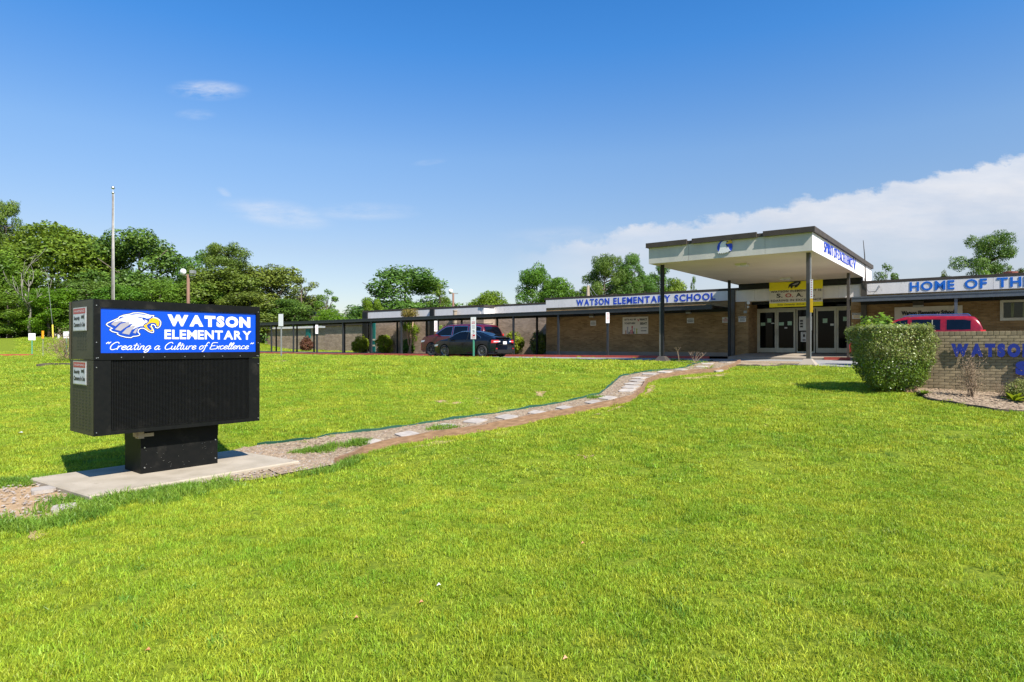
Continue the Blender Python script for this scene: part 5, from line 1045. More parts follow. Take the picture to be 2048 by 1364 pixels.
# ------------------------------------------------------------------ signs on posts
def post_sign(label, x, y, g, ht, panels_, postm, yaw=ANG, pw=.03, cat='sign', group=None, name='sign_post', k=1):
    r = thing(name, label, cat, (x, y, g), yaw, group); r.scale = (k, k, k)
    b = MB(); 
    if ht: b.box(-pw, pw, .0, pw*1.4, 0, ht); b.box(-pw, -pw*.6, -.006, -.0005, 0, ht); b.build('post', postm, r)
    for (wd, z0, z1, kind) in panels_:
        b = MB(); b.box(-wd/2, wd/2, -.02, -.008, z0, z1); pl = b.build('sign_plate', M['white'], r); y_ = -.022; h = z1-z0
        def bar(name, a, c, d, e, m, yy=y_): q = MB(); q.add([(a, yy, d), (c, yy, d), (c, yy, e), (a, yy, e)], [(0,1,2,3)]); q.build(name, m, pl)
        if kind == 'handicap':
            text_obj('lettering', 'C', -.03, .03, z1-h*.13, z1-h*.07, y_, M['redprint'], pl, .02); lines_of_print(pl, -wd*.35, wd*.35, [z0+h*.76, z0+h*.70], y_, M['redprint'], h*.035)
            lines_of_print(pl, -wd*.3, wd*.3, [z0+h*.62, z0+h*.57, z0+h*.52, z0+h*.47], y_, M['grey'], h*.025, seed=4)
            q = MB(); c0 = z0+h*.33
            n = 16; vs = []
            for i in range(n+1): a = 2.6-i/n*4.7; vs += [(.075*math.cos(a), y_, c0+.09*math.sin(a)), (.055*math.cos(a), y_, c0+.07*math.sin(a))]
            q.add(vs, [(2*i, 2*i+2, 2*i+3, 2*i+1) for i in range(n)]); q.build('no_parking_ring', M['black'], pl); text_obj('lettering', 'P', -.03, .035, c0-.04, c0+.035, y_, M['black'], pl, .04)
            bar('red_block', -wd*.34, wd*.34, z0+h*.12, z0+h*.21, M['redprint']); bar('red_block', -wd*.34, wd*.34, z0+h*.04, z0+h*.07, M['redprint']); bar('white_tab', -wd*.34, -wd*.1, z0+h*.15, z0+h*.19, M['white'], -.0235)
        elif kind == 'red_text':
            lines_of_print(pl, -wd*.36, wd*.36, [z0+h*f for f in (.86, .74, .62, .50, .38, .26, .14)], y_, M['redprint'], h*.06, seed=int(x*7))
        elif kind == 'print': lines_of_print(pl, -wd*.33, wd*.33, [z0+h*f for f in (.7, .5, .3)], y_, M['grey'], h*.06, seed=int(x*5))
    return r
x, y, z = G(947, 716); post_sign('two stacked parking restriction plates on a green post before the dark sedan', x, y, z, 1.9, [(.30, 1.50, 2.12, 'none'), (.30, .98, 2.12, 'handicap')][1:], M['gpost'], ANG+R(12), .035)
for px, lab in ((1215.5, 'narrow red and white sign on the walkway post in front of the brick wall'), (872, 'narrow red and white sign on the walkway post above the maroon vehicle hood'), (634, 'narrow red and white sign on the walkway post beside the reddish shrub')):
    u = pu(px, 7.9); x, y, z = W(u, 7.88); g = gz(x, y); post_sign(lab, x, y, g, 0, [(.20, 1.62+(.25 if px > 1200 else 0), 2.30+(.13 if px > 1200 else 0), 'red_text')], M['galv'], ANG+R(52), group='parking signs on walkway posts')
u = pu(564, nearv(-43)); x, y, z = G(562, 714.3); post_sign('blank pale sign on its own thin grey green post near the sign cabinet edge', x, y, z, 2.2, [(.33, 1.68, 2.34, 'none')], M['galv'], R(-25), .03)
x, y, z = G(64, 712); post_sign('white square sign on a dark post by the red kerb at far left', x, y, z, 1.35, [(.46, 1.30, 1.85, 'print')], M['gpost'], R(30), .035, k=y/52)
x, y, z = G(133, 712); post_sign('slightly tilted white square sign above the bare shrub', x, y, z, 1.5, [(.44, 1.45, 2.0, 'print')], M['gpost'], R(20), .03, k=y/52)
x, y, z = G(86, 713.5); r = thing('marker_post', 'thin post with an orange marker plate left of the bare shrub', 'marker', (x, y, z)); r.scale = (y/52,)*3; b = MB(); b.tube([(0, 0, 0), (0, 0, 1.6)], .022, 6); b.build('post', M['galv'], r); b = MB(); b.box(-.09, .09, -.03, -.01, 1.50, 2.12); b.build('orange_plate', mat('orange_marker', (.85, .33, .01), .5), r)
x, y, z = G(106, 677.5); r = thing('guy_marker', 'yellow guy wire marker at the edge of the woods', 'marker', (x, y, z)); b = MB(); b.tube([(0, 0, 0), (-.05, 0, 1.6)], .08, 6); b.build('yellow_sleeve', mat('yellow_plastic', (.75, .58, .08), .5), r); b = MB(); b.tube([(-.05, 0, 1.6), (-.9, .3, 7.5)], .02, 4); b.build('wire', M['galv'], r)
x, y, z = G(117, 677.5); b = MB((x, y, z)); b.tube([(x, y, z-.1), (x+.02, y, z+.5)], .11, 8); o = b.build('marker_stub', M['paper']); o.location = (x, y, z); tag(o, 'short white stub post at the edge of the woods', 'marker')
# narrow red and yellow strip on the right front canopy post
u, v = -.24+.075, .55-.075; x, y, _ = W(u, v); g = gz(x, y)
r = thing('clearance_strip', 'tall narrow white and yellow strip sign on the right front canopy post', 'sign', (x, y, g), ANG)
z0 = E+(690-625)/F*dep(u, v)-g; zm_ = E+(690-597)/F*dep(u, v)-g; z1 = E+(690-559)/F*dep(u, v)-g
b = MB(); b.box(.0, .085, -.02, -.008, z0, zm_); b.build('yellow_strip', M['yellow'], r); b = MB(); b.box(.0, .085, -.02, -.008, zm_+.002, z1); b.build('white_strip', M['white'], r)
lines_of_print(r, .02, .065, list(np.arange(zm_+.05, z1-.04, .075)), -.0215, M['redprint'], .03)

# ------------------------------------------------------------------ poles
x, y, _ = D(226, 690, 29.0); g = gz(x, y); r = thing('flagpole', 'tall bare metal flagpole with a ball top behind the sign', 'flagpole', (x, y, g))
hp = E+(690-386)/F*29-g; b = MB(); b.tube([(0, 0, 0), (0, 0, hp*.5), (0, 0, hp)], [.085, .07, .038], 14); b.build('pole', M['polem'], r, True)
b = MB(); b.lathe([(0, -.07)]+[(.075*math.sin(t), -.075*math.cos(t)) for t in np.linspace(.3, 3.14, 8)], 14, 'z', (0, 0, hp+.24)); b.tube([(0, 0, hp), (0, 0, hp+.18)], .012, 6); b.tube([(0, 0, hp-.03), (0, 0, hp+.05)], .055, 10); b.build('ball_finial', M['alum'], r, True)
b = MB(); b.tube([(.075, -.03, 1.2), (.06, -.02, hp-.03)], .008, 4); b.build('halyard', M['paper'], r)
def lamp_pole(px, pytop, d, label, sgn=1, lamps=2):
    x, y, _ = D(px, 690, d); g = gz(x, y); r = thing('flood_light_pole', label, 'light pole', (x, y, g)); ht = E+(690-pytop)/F*d-g
    b = MB(); b.tube([(0, 0, 0), (0, 0, ht)], [.17, .13], 10); b.build('pole', M['pole'], r, True)
    b = MB(); b.box(-.55, .65, -.05, .05, ht-.12, ht); b.build('cross_arm', M['galv'], r)
    b = MB(); b.lathe([(0, -.42), (.27, -.36), (.30, -.28), (.16, .02), (0, .05)], 16, 'y', (-.32*sgn, -.05, ht+.22)); b.build('lamp_head', M['lensw'] if lamps == 2 else M['paper'], r, True)
    if lamps == 2: b = MB(); b.box(.30, .68, -.35, .15, ht+.08, ht+.38); b.build('lamp_box', M['galv'], r)
lamp_pole(376.5, 549, 60, 'wooden light pole with round and square flood lamps rising behind the sign'); lamp_pole(906.5, 586, 85, 'thin wooden light pole with one lamp against the large oak', 1, 1)

# ------------------------------------------------------------------ vegetation
def rot_leaves(c, n, size, r, asp=.55, fold=.0):
    N = len(c); n = n/np.linalg.norm(n, axis=1, keepdims=True); a = np.cross(n, r.normal(0, 1, (N, 3))); a /= np.linalg.norm(a, axis=1, keepdims=True)+1e-9; b = np.cross(n, a)
    s = (size*r.uniform(.6, 1.35, N))[:, None]
    V = np.stack([c-a*s*.5, c+b*s*asp*.5-n*s*fold, c+a*s*.5, c-b*s*asp*.5-n*s*fold], 1).reshape(-1, 3)
    i = np.arange(N)*4; return V, np.stack([i, i+1, i+2, i+3], 1)
def puff_leaves(puffs, n_per, size, r, shell=.55, up=.35, asp=.6):
    Cs, Ns = [], []
    for (cx, cy, cz, rx, ry, rz) in puffs:
        n = int(n_per*(rx*ry+rx*rz+ry*rz)/3); d = r.normal(0, 1, (n, 3)); d /= np.linalg.norm(d, axis=1, keepdims=True)
        q = r.random(n)**.35; rad = shell+(1-shell)*q; rad += r.normal(0, .06, n); ph = r.uniform(0, 6, 3)
        lump = 1+.16*np.sin(d[:, 0]*5+ph[0])*np.sin(d[:, 1]*5+ph[1])+.12*np.sin(d[:, 2]*7+ph[2]); rad *= lump
        Cs.append(d*rad[:, None]*(rx, ry, rz)+(cx, cy, cz)); Ns.append(d+(0, 0, up)+r.normal(0, .55, (n, 3)))
    return rot_leaves(np.concatenate(Cs), np.concatenate(Ns), size, r, asp)
def limb_mesh(name, limbs, m, n=6):
    b = MB()
    for pts, r0, r1 in limbs:
        k = len(pts); b.tube(pts, [r0+(r1-r0)*i/(k-1) for i in range(k)], n)
    me = bpy.data.meshes.new(name); me.from_pydata([tuple(v) for v in b.v], [], b.f); me.polygons.foreach_set('use_smooth', [True]*len(me.polygons)); me.materials.append(m); me.update(); return me
def tree_proto(kind, seed):                  # nominal size: height 1 along z is H, built at H=16, W=12
    r = np.random.default_rng(seed); H, Wc = 16., 12.; puffs = []; limbs = []
    lean = r.uniform(-.4, .4, 2); tp = [(0, 0, -1), (lean[0]*.2, lean[1]*.2, H*.2), (lean[0]*.7, lean[1]*.6, H*.45), (lean[0], lean[1], H*.8)]; limbs.append((tp, .38, .08))
    if kind == 'broad':
        for i in range(64):
            zf = r.uniform(.08, .93); a = r.uniform(0, 6.28); prof = math.sin(math.pi*min(1, (zf*.92+.06))**.8)**.6; rr = Wc*.5*prof*r.uniform(.45, .86); s = r.uniform(1.2, 2.2)*(1.1-.3*zf)
            puffs.append((rr*math.cos(a), rr*math.sin(a), H*zf, s, s, s*r.uniform(.78, .98)))
        for i in range(9): a = r.uniform(0, 6.28); z = H*r.uniform(.3, .6); q = Wc*.36; limbs.append(([(lean[0]*.4, lean[1]*.4, z), (q*.5*math.cos(a), q*.5*math.sin(a), z+1.2), (q*math.cos(a), q*math.sin(a), z+3)], .13, .04))
        puffs.append((0, 0, H*.92, 1.6, 1.6, 1.2)); V, Q = puff_leaves(puffs, 190, .36, r, up=.15)
    elif kind == 'tall':
        for i in range(48):
            zf = r.uniform(.12, .95); a = r.uniform(0, 6.28); prof = (1-abs(zf-.5)*1.2)**.5; rr = Wc*.42*prof*r.uniform(.35, .95); s = r.uniform(1.0, 1.9)
            puffs.append((rr*math.cos(a), rr*math.sin(a), H*zf, s, s, s*.85))
        for i in range(8): a = r.uniform(0, 6.28); z = H*r.uniform(.3, .7); q = Wc*.3; limbs.append(([(lean[0]*.4, lean[1]*.4, z), (q*math.cos(a), q*math.sin(a), z+2)], .1, .03))
        V, Q = puff_leaves(puffs, 230, .34, r, up=.15)
    elif kind == 'pine':                     # open crown of flat needle clusters on crooked limbs
        for i in range(62):
            zf = r.uniform(.30, .97); a = r.uniform(0, 6.28); prof = min(1, (1.04-zf)*2.6)**.6; rr = Wc*.5*prof*r.uniform(.25, 1); s = r.uniform(.8, 1.5)
            c = (rr*math.cos(a), rr*math.sin(a), H*zf); puffs.append((*c, s*1.05, s*1.05, s*.78)); limbs.append(([(lean[0]*zf, lean[1]*zf, H*zf-rr*.35), (c[0]*.6, c[1]*.6, c[2]-.5), (c[0], c[1], c[2]-.2)], .09, .025))
        V, Q = puff_leaves(puffs, 430, .30, r, shell=.3, up=.1, asp=.4)
    else:                                    # thin: airy crown with pale branches showing
        for i in range(34):
            zf = r.uniform(.2, .96); a = r.uniform(0, 6.28); rr = Wc*.45*math.sin(math.pi*zf**.8)**.6*r.uniform(.3, 1); s = r.uniform(.6, 1.2); c = (rr*math.cos(a), rr*math.sin(a), H*zf); puffs.append((*c, s, s, s*.8))
            limbs.append(([(0, 0, max(1, H*zf-2.5-rr*.5)), (c[0]*.5, c[1]*.5, c[2]-1.2), c], .08, .02))
        V, Q = puff_leaves(puffs, 200, .34, r, shell=.2)
    return V, Q, limbs
_tp = {}
def tree(label, px, pytop, wpx, d, kind, seed, leaf, group='trees behind the school', bark=None, gz_=None, name=None):
    key = (kind, seed)
    if key not in _tp:
        V, Q, limbs = tree_proto(kind, seed); _tp[key] = (V, Q, limb_mesh('trunk', limbs, M['bark']), {})
    V, Q, tm, lv = _tp[key]
    if leaf not in lv: lv[leaf] = np_mesh('crown', V, Q, [LM[leaf]])
    x, y, _ = D(px, 690, d); g = gz(x, y) if gz_ is None else gz_; H = E+(690-pytop)/F*d-g; wd = wpx/F*d
    r = thing(name or ('pine_tree' if kind == 'pine' else 'tree'), label, 'tree', (x, y, g), random.uniform(0, 6.28), group); k_ = 1.28 if group and 'left' in group else 1.08; r.scale = (wd/11.2*k_, wd/11.2*k_, H/15.7)
    link('crown', lv[leaf], r); link('trunk', tm, r); return r
TG = 'trees of the wood at the left'; TB = 'trees behind the school'
for a in (('tall dark pine at the far left edge of the picture', 8, 408, 84, 88, 'pine', 1, 'pine', TG), ('wide light green broadleaf tree left of the flagpole', 100, 447, 190, 88, 'broad', 2, 'tree', TG), ('yellowish tree filling the far left edge under the pine', 6, 500, 120, 80, 'broad', 3, 'tree', TG),
          ('green tree with a bare branch left of the flagpole', 172, 468, 120, 92, 'tall', 4, 'tree', TG), ('tall deep green tree right of the flagpole', 278, 461, 170, 90, 'broad', 5, 'treed', TG), ('dark tree just behind the flagpole top', 222, 478, 90, 94, 'tall', 6, 'treed', TG),
          ('slim dark tree behind the round flood lamp', 388, 503, 80, 92, 'tall', 7, 'treed', TG), ('rounded pine right of the flood lamp pole', 452, 491, 105, 84, 'pine', 8, 'pine', TG), ('olive tree under the rounded pine', 440, 540, 150, 82, 'broad', 2, 'pine', TG),
          ('wide olive tree above the sign right corner', 548, 532, 140, 88, 'broad', 5, 'pine', TG), ('airy pale branched tree left of the sky gap', 606, 556, 90, 84, 'thin', 9, 'pine', TG), ('light green airy tree at the end of the wood', 655, 578, 66, 80, 'thin', 10, 'tree', TG),
          ('low bright tree at the foot of the last airy tree', 664, 618, 70, 78, 'broad', 3, 'bright', TG), ('low bright green young tree at the wood edge behind the warning plates', 98, 580, 92, 76, 'tall', 4, 'bright', TG), ('low deep green tree above the left end of the sign', 168, 560, 120, 80, 'broad', 5, 'treed', TG),
          ('low tree crown above the blue eagle panel', 245, 572, 110, 80, 'broad', 2, 'tree', TG), ('low tree crown left of the flood lamp pole above the sign', 320, 560, 120, 82, 'broad', 3, 'tree', TG), ('low green crown beneath the dark slim tree', 392, 566, 110, 80, 'tall', 6, 'tree', TG),
          ('low olive crown above the sign right end', 500, 585, 120, 78, 'broad', 5, 'pine', TG), ('low shaded tree filling the gap behind the olive tree', 575, 600, 110, 80, 'broad', 2, 'treed', TG), ('yellow green low crown at the left picture edge', 20, 590, 110, 76, 'tall', 7, 'tree', TG),
          ('big spreading oak behind the left wing roof', 806, 534, 190, 98, 'broad', 5, 'treed', TB), ('small pale green tree at the left foot of the big oak', 742, 598, 52, 80, 'tall', 4, 'bright', TB), ('low dark tree left of the big oak', 712, 612, 60, 105, 'broad', 3, 'treed', TB), ('thin pale tree in front of the big oak', 880, 566, 70, 92, 'thin', 10, 'tree', TB),
          ('low round bright tree in the middle of the sky gap', 975, 583, 86, 95, 'broad', 2, 'bright', TB), ('tall green tree left of the roof mast', 1066, 529, 84, 90, 'tall', 6, 'tree', TB), ('lighter sloping tree left of the roof mast', 1118, 555, 100, 88, 'broad', 3, 'tree', TB), ('small yellowish tree by the roof mast', 1165, 575, 50, 84, 'thin', 9, 'tree', TB),
          ('left of the two round pines above the fascia lettering', 1212, 513, 92, 86, 'pine', 8, 'treed', TB), ('right of the two round pines above the fascia lettering', 1264, 513, 84, 88, 'pine', 1, 'treed', TB), ('green tree between the pines and the canopy', 1318, 532, 80, 92, 'pine', 11, 'tree', TB), ('low tree between the pines and the canopy', 1350, 558, 60, 90, 'broad', 2, 'tree', TB), ('low filler tree under the two round pines', 1240, 560, 130, 92, 'broad', 5, 'treed', TB),
          ('small sparse tree seen under the canopy edge', 1386, 556, 22, 80, 'thin', 9, 'tree', TB), ('leafy tree just right of the canopy', 1772, 526, 78, 62, 'thin', 10, 'treed', TB), ('dark open pine standing above the right roof', 1980, 471, 124, 66, 'pine', 12, 'treed', TB),
          ('low green tree under the dark open pine', 1968, 541, 70, 60, 'broad', 3, 'tree', TB), ('tiny olive tree top on the right roof line', 1893, 543, 32, 70, 'tall', 6, 'pine', TB), ('brownish green tree at the right picture edge', 2052, 525, 44, 62, 'thin', 9, 'myrtle', TB)):
    lab, px, pt, wp, d, kind, sd, lf, gp = a; tree(lab, px, pt, wp, d, kind, sd, lf, gp)
# undergrowth along the wood edge
r_ = np.random.default_rng(21)
def understory():
    pf = []
    for i in range(90):
        px = r_.uniform(-60, 700); d = r_.uniform(76, 88); x = (px-1024)/F*d; y = d; g = float(rel(x, y))+E; s = r_.uniform(.9, 2.2); pf.append((x, y, g+s*.55, s*1.2, s, s*.9))
    V, Q = puff_leaves(pf, 60, .28, r_); tag(link('undergrowth', np_mesh('undergrowth', V, Q, [LM['treed']])), 'dark green undergrowth along the edge of the wood', None, None, 'stuff')
understory()
def wood_backing():                # the wood goes on behind its first trees
    pf = []
    for i in range(150):
        px = r_.uniform(-420, 640); d = r_.uniform(96, 118); x = (px-1024)/F*d; g = float(rel(x, d))+E; top = np.interp(px, [-420, 0, 100, 340, 480, 620], [15, 15, 13.5, 11, 10, 6]); s = r_.uniform(1.8, 3); z = r_.uniform(0, max(1, top-s)); pf.append((x, d, g+z, s*1.3, s, s))
    V, Q = puff_leaves(pf, 34, .5, r_); tag(link('wood', np_mesh('wood', V, Q, [LM['treed']])), 'shaded inner part of the wood behind the first row of trees', None, None, 'stuff')
wood_backing()
# bare twisted dead tree left of the flagpole
def branchy(name, label, cat, loc, height, spread, n0, m, r, levels=3, thick=.03, group=None, leafm=None, leafn=0, leafs=.05, up=.8):
    rt = thing(name, label, cat, loc, 0, group); limbs = []; tips = []
    def grow(p, d, L, th, lv):
        pts = [p]; q = Vector(p); dd = Vector(d)
        for k in range(3): dd = (dd+Vector(r.normal(0, .18, 3))+Vector((0, 0, .05))).normalized(); q = q+dd*L/3; pts.append(tuple(q))
        limbs.append((pts, th, th*.55))
        if lv == 0: tips.append(tuple(q)); return
        for k in range(int(r.integers(2, 4))): grow(pts[int(r.integers(2, 4))], (dd+Vector(r.normal(0, .45, 3))).normalized(), L*r.uniform(.5, .75), th*.55, lv-1)
    for i in range(n0):
        a = r.uniform(0, 6.28); s = r.uniform(0, spread); grow((r.normal(0, .05), r.normal(0, .05), -.05), Vector((math.cos(a)*s, math.sin(a)*s, up)).normalized(), height*r.uniform(.4, .6), thick, levels)
    link('branches', limb_mesh('branches', limbs, m, 5), rt)
    if leafn:
        T = np.array(tips); c = T[r.integers(0, len(T), leafn)]+r.normal(0, leafs*2.2, (leafn, 3)); V, Q = rot_leaves(c, r.normal(0, 1, (leafn, 3)), leafs, r, .5); link('leaves', np_mesh('leaves', V, Q, [leafm]), rt)
    return rt
x, y, _ = D(62, 690, 74.5); branchy('dead_tree', 'bleached leaning dead tree at the wood edge left of the flagpole', 'tree', (x, y, gz(x, y)), 10.5, .35, 3, mat('bleached_wood', (.22, .20, .165), .8), np.random.default_rng(3), 3, .13, up=1.1)
# shrubs of rounded leaf masses
def shrub(name, label, px, pyb, wpx, pyt, leaf, seed, lsize=.07, n=5200, d=None, cat='shrub', group=None, at=None, flat=1.0):
    r = np.random.default_rng(seed)
    if at: x, y = at; g = gz(x, y)
    elif d: x, y, _ = D(px, 690, d); g = gz(x, y)
    else: x, y, g = G(px, pyb)
    wd = wpx/F*y; h = E+(690-pyt)/F*y-g; rt = thing(name, label, cat, (x, y, g), 0, group); pf = [(0, 0, h*.5, wd*.43, wd*.40, h*.46)]
    for i in range(16): a = r.uniform(0, 6.28); t = r.uniform(-.75, .95); q = math.sqrt(max(0, 1-t*t)); s = wd*r.uniform(.12, .19); pf.append((wd*.36*q*math.cos(a), wd*.36*q*math.sin(a), h*.5+h*.38*t, s, s, s*flat))
    sc = sum((a[3]*a[4]+a[3]*a[5]+a[4]*a[5])/3 for a in pf); V, Q = puff_leaves(pf, n/sc, lsize, r, shell=.7); V[:, 2] = np.maximum(V[:, 2], .01); link('foliage', np_mesh('foliage', V, Q, [LM[leaf]]), rt)
    limbs = [([(0, 0, -.05), (.15*wd*math.cos(a), .15*wd*math.sin(a), h*.3), (.28*wd*math.cos(a), .28*wd*math.sin(a), h*.7)], .03, .012) for a in np.linspace(0, 5.5, 6)]; link('stems', limb_mesh('stems', limbs, M['twig']), rt); return rt
def at_v(px, v): u = pu(px, v); return W(u, v)[:2]
shrub('round_shrub', 'left of the two clipped round green shrubs behind the walkway', 721, 705, 35, 671, 'yg', 1, .10, at=at_v(721, 11.2-.9+.3)); shrub('round_shrub', 'right of the two clipped round green shrubs behind the walkway', 771, 705, 40, 669, 'yg', 2, .10, at=at_v(771, 10.75))
shrub('round_shrub', 'round reddish brown shrub before the far brick wall', 613, 702, 27, 674, 'redbush', 3, .12, at=at_v(613, 16)); shrub('shrub', 'yellow green shrub at the rear of the dark sedan', 1029, 705, 40, 662, 'yg', 4, .10, at=at_v(1029, 11.3)); shrub('shrub', 'half shaded green shrub at the corner of the brick wall', 1082, 706, 42, 661, 'bush', 5, .09, at=at_v(1080, 10.9))
shrub('shrub', 'dark low shrub behind the crepe myrtle trunks', 815, 706, 30, 678, 'treed', 6, .10, at=at_v(815, 10.8)); shrub('shrub', 'pale flowering shrub top behind the maroon vehicle', 884, 700, 26, 646, 'lime', 7, .08, at=at_v(884, 10.9), n=1800)
def crepe():
    x, y = at_v(820, 10.6); g = gz(x, y); r = np.random.default_rng(8); rt = thing('crepe_myrtle', 'crepe myrtle with pale bare trunks growing up through the walkway edge', 'tree', (x, y, g)); h = E+(690-611)/F*y-g; limbs = []; pf = []
    for i in range(6):
        a = r.uniform(0, 6.28); q = r.uniform(.25, .75); p = [(r.normal(0, .08), r.normal(0, .08), -.05), (q*.4*math.cos(a), q*.4*math.sin(a), h*.25), (q*.7*math.cos(a), q*.7*math.sin(a), h*.5), (q*math.cos(a), q*math.sin(a), h*.78)]; limbs.append((p, .065, .025)); pf.append((p[-1][0], p[-1][1], h*.85, .38, .38, .36)); pf.append((p[2][0]*1.3, p[2][1]*1.3, h*r.uniform(.5, .62), .3, .3, .35))
    pf2 = pf[::2]; pf1 = pf[1::2]+[(.3, 0, h*.35, .28, .28, .3), (.45, .1, h*.52, .3, .3, .3)]
    V, Q = puff_leaves(pf1, 2600, .085, r, .2); link('foliage', np_mesh('foliage', V, Q, [LM['yg']]), rt); V, Q = puff_leaves(pf2, 2600, .085, r, .2); link('crown', np_mesh('crown', V, Q, [LM['myrtle']]), rt); link('trunks', limb_mesh('trunks', limbs, M['barkl']), rt)
crepe()
def hedge_bush():                 # big clipped shrub: flat top, flared sides
    r = np.random.default_rng(9); d0 = 15.15; x, y, _ = D(1784, 690, d0); g = gz(x, y); rt = thing('clipped_bush', 'large flat-topped flared hedge bush with small glossy leaves left of the brick monument wall', 'bush', (x, y, g))
    h = E+(690-661)/F*d0-g; prof = lambda t: np.interp(t, [0, .06, .25, .5, .75, .93, 1], [.40, .60, .78, .90, .96, .98, .95])*.95
    N = 42000; a = r.uniform(0, 6.283, N); t = r.random(N)**.8; top = r.random(N) < .24; t[top] = 1; q = np.where(top, np.sqrt(r.random(N)), 1-.28*r.random(N)**1.6)
    lump = ((np.abs(np.cos(a))**4+np.abs(np.sin(a))**4)**-.25)*.93+.045*np.sin(a*5+t*7)+.04*np.sin(a*11-t*13)+.03*np.sin(a*3+t*21); R_ = prof(t)*q*lump
    c = np.stack([R_*np.cos(a)*1.0-.10*(t-.5), R_*np.sin(a)*.72, t*h+.05+np.where(top, r.normal(0, .03, N)+.02*np.sin(a*6+q*9), 0)], 1)+r.normal(0, .018, (N, 3))
    nrm = np.stack([np.cos(a), np.sin(a), np.where(top, 2.5, -.15)], 1)+r.normal(0, .75, (N, 3)); V, Q = rot_leaves(c, nrm, .043, r, .55)
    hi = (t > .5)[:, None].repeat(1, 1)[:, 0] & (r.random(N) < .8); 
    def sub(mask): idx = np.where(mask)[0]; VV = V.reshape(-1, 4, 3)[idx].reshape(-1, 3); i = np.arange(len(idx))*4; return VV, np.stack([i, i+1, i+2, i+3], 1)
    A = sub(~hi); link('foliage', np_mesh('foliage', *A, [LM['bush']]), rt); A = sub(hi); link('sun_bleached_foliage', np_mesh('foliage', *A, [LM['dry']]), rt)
    limbs = []
    for i in range(26):
        aa = r.uniform(0, 6.28); q = r.uniform(.3, .8); limbs.append(([(r.normal(0, .07), r.normal(0, .05), -.05), (q*.4*math.cos(aa), q*.3*math.sin(aa), h*.35), (q*math.cos(aa), q*.7*math.sin(aa), h*.9)], .022, .006))
    for i in range(14): aa = r.uniform(0, 6.28); q = .9*math.sqrt(r.random()); limbs.append(([(q*math.cos(aa), q*.7*math.sin(aa), h*.95), (q*math.cos(aa)+r.normal(0, .03), q*.7*math.sin(aa), h+r.uniform(.06, .16))], .005, .003))
    link('stems', limb_mesh('stems', limbs, M['twig'], 5), rt)
    tips = np.array([l[0][-1] for l in limbs[-14:]]); c = tips[r.integers(0, 14, 500)]+r.normal(0, .03, (500, 3)); V, Q = rot_leaves(c, r.normal(0, 1, (500, 3)), .045, r); link('shoots', np_mesh('shoots', V, Q, [LM['yg']]), rt)
hedge_bush()
shrub('leafy_shrub', 'round lime green shrub with drooping leaves behind the clipped bush', 1758, 720, 76, 622, 'lime', 11, .15, 1900, d=20.5, flat=.8)
def drooping(px, d, pyt):
    pass
x, y, g = G(1943, 797); branchy('dead_shrub', 'dead brown twiggy shrub in front of the brick monument wall', 'shrub', (x, y, g+.03), .95, .10, 20, M['twig'], np.random.default_rng(5), 2, .012, leafm=M['twig'], leafn=1400, leafs=.035, up=1.6).scale = (.6, .6, 1)
x, y, g = G(2012, 800); branchy('dead_shrub', 'low bare twig clump beside the leafy shrub at the right edge', 'shrub', (x, y, g+.03), .42, .6, 12, M['twig'], np.random.default_rng(6), 3, .007)
x, y, g = G(2044, 803); rr_ = shrub('shrub', 'rounded half dead tan shrub at the right picture edge', 2044, 803, 56, 757, 'dry', 12, .03, 5200, at=(x, y)); rr_.children[0].data.materials[0] = LM['dry']
def broadleaf_plant(name, label, px, py, n, L, seed, wd=.10, m='yg'):
    x, y, g = G(px, py); r = random.Random(seed); rt = thing(name, label, 'plant', (x, y, g+.03))
    for i in range(n):
        a = r.uniform(0, 6.28); el = r.uniform(.5, 1.2); b = MB(); vs = []; k = 6; l_ = L*r.uniform(.7, 1.1)
        for j in range(k):
            t = j/(k-1); ww = wd*math.sin(math.pi*min(.98, t*.9+.08))*.5; rad = l_*t*math.cos(el*(1-.4*t)); z = l_*(t*math.sin(el)-.35*t*t); px_, py_ = rad*math.cos(a), rad*math.sin(a); vs += [(px_-ww*math.sin(a), py_+ww*math.cos(a), z), (px_, py_, z-ww*.35), (px_+ww*math.sin(a), py_-ww*math.cos(a), z)]
        b.add(vs, [(3*j+c, 3*j+c+1, 3*j+c+4, 3*j+c+3) for j in range(k-1) for c in (0, 1)]); b.build('leaf', LM[m], rt, True)
broadleaf_plant('leafy_plant', 'bright green strap-leaved plant at the right picture edge in the mulch', 2030, 806, 16, .42, 1)
broadleaf_plant('weed', 'small spiky green weed growing in the middle of the far path', 1417, 743, 9, .35, 2, .05)
broadleaf_plant('weed', 'dark green leafy weed at the mulch edge below the clipped bush', 1848, 793, 12, .22, 3, .07, 'bush')
x, y, g = G(130, 722); branchy('bare_shrub', 'rounded leafless grey shrub left of the message sign', 'shrub', (x, y, g), 1.35, .75, 26, M['twig'], np.random.default_rng(15), 3, .014, leafm=M['twig'], leafn=1500, leafs=.05)
x, y, g = G(137, 724); broadleaf_plant('leafy_plant', 'green blades at the foot of the bare shrub', 137, 724, 14, .8, 5, .07, 'bright')
def seedheads(label, px, pyb, pyt, n, seed, sp=.06):
    x, y, g = G(px, pyb); r = random.Random(seed); rt = thing('dry_weed', label, 'weed', (x, y, g)); H = E+(690-pyt)/F*y-g; b = MB()
    for i in range(n):
        dx, dy = r.uniform(-sp, sp), r.uniform(-sp, sp); h = H*r.uniform(.6, 1); b.tube([(0, 0, -.03), (dx*.5, dy*.5, h*.6), (dx, dy, h)], .007, 4)
        for k in range(5): a = r.uniform(0, 6.28); b.tube([(dx, dy, h-.02), (dx+.10*math.cos(a), dy+.1*math.sin(a), h+.10)], .006, 3)
    b.build('stalks', M['twig'], rt)
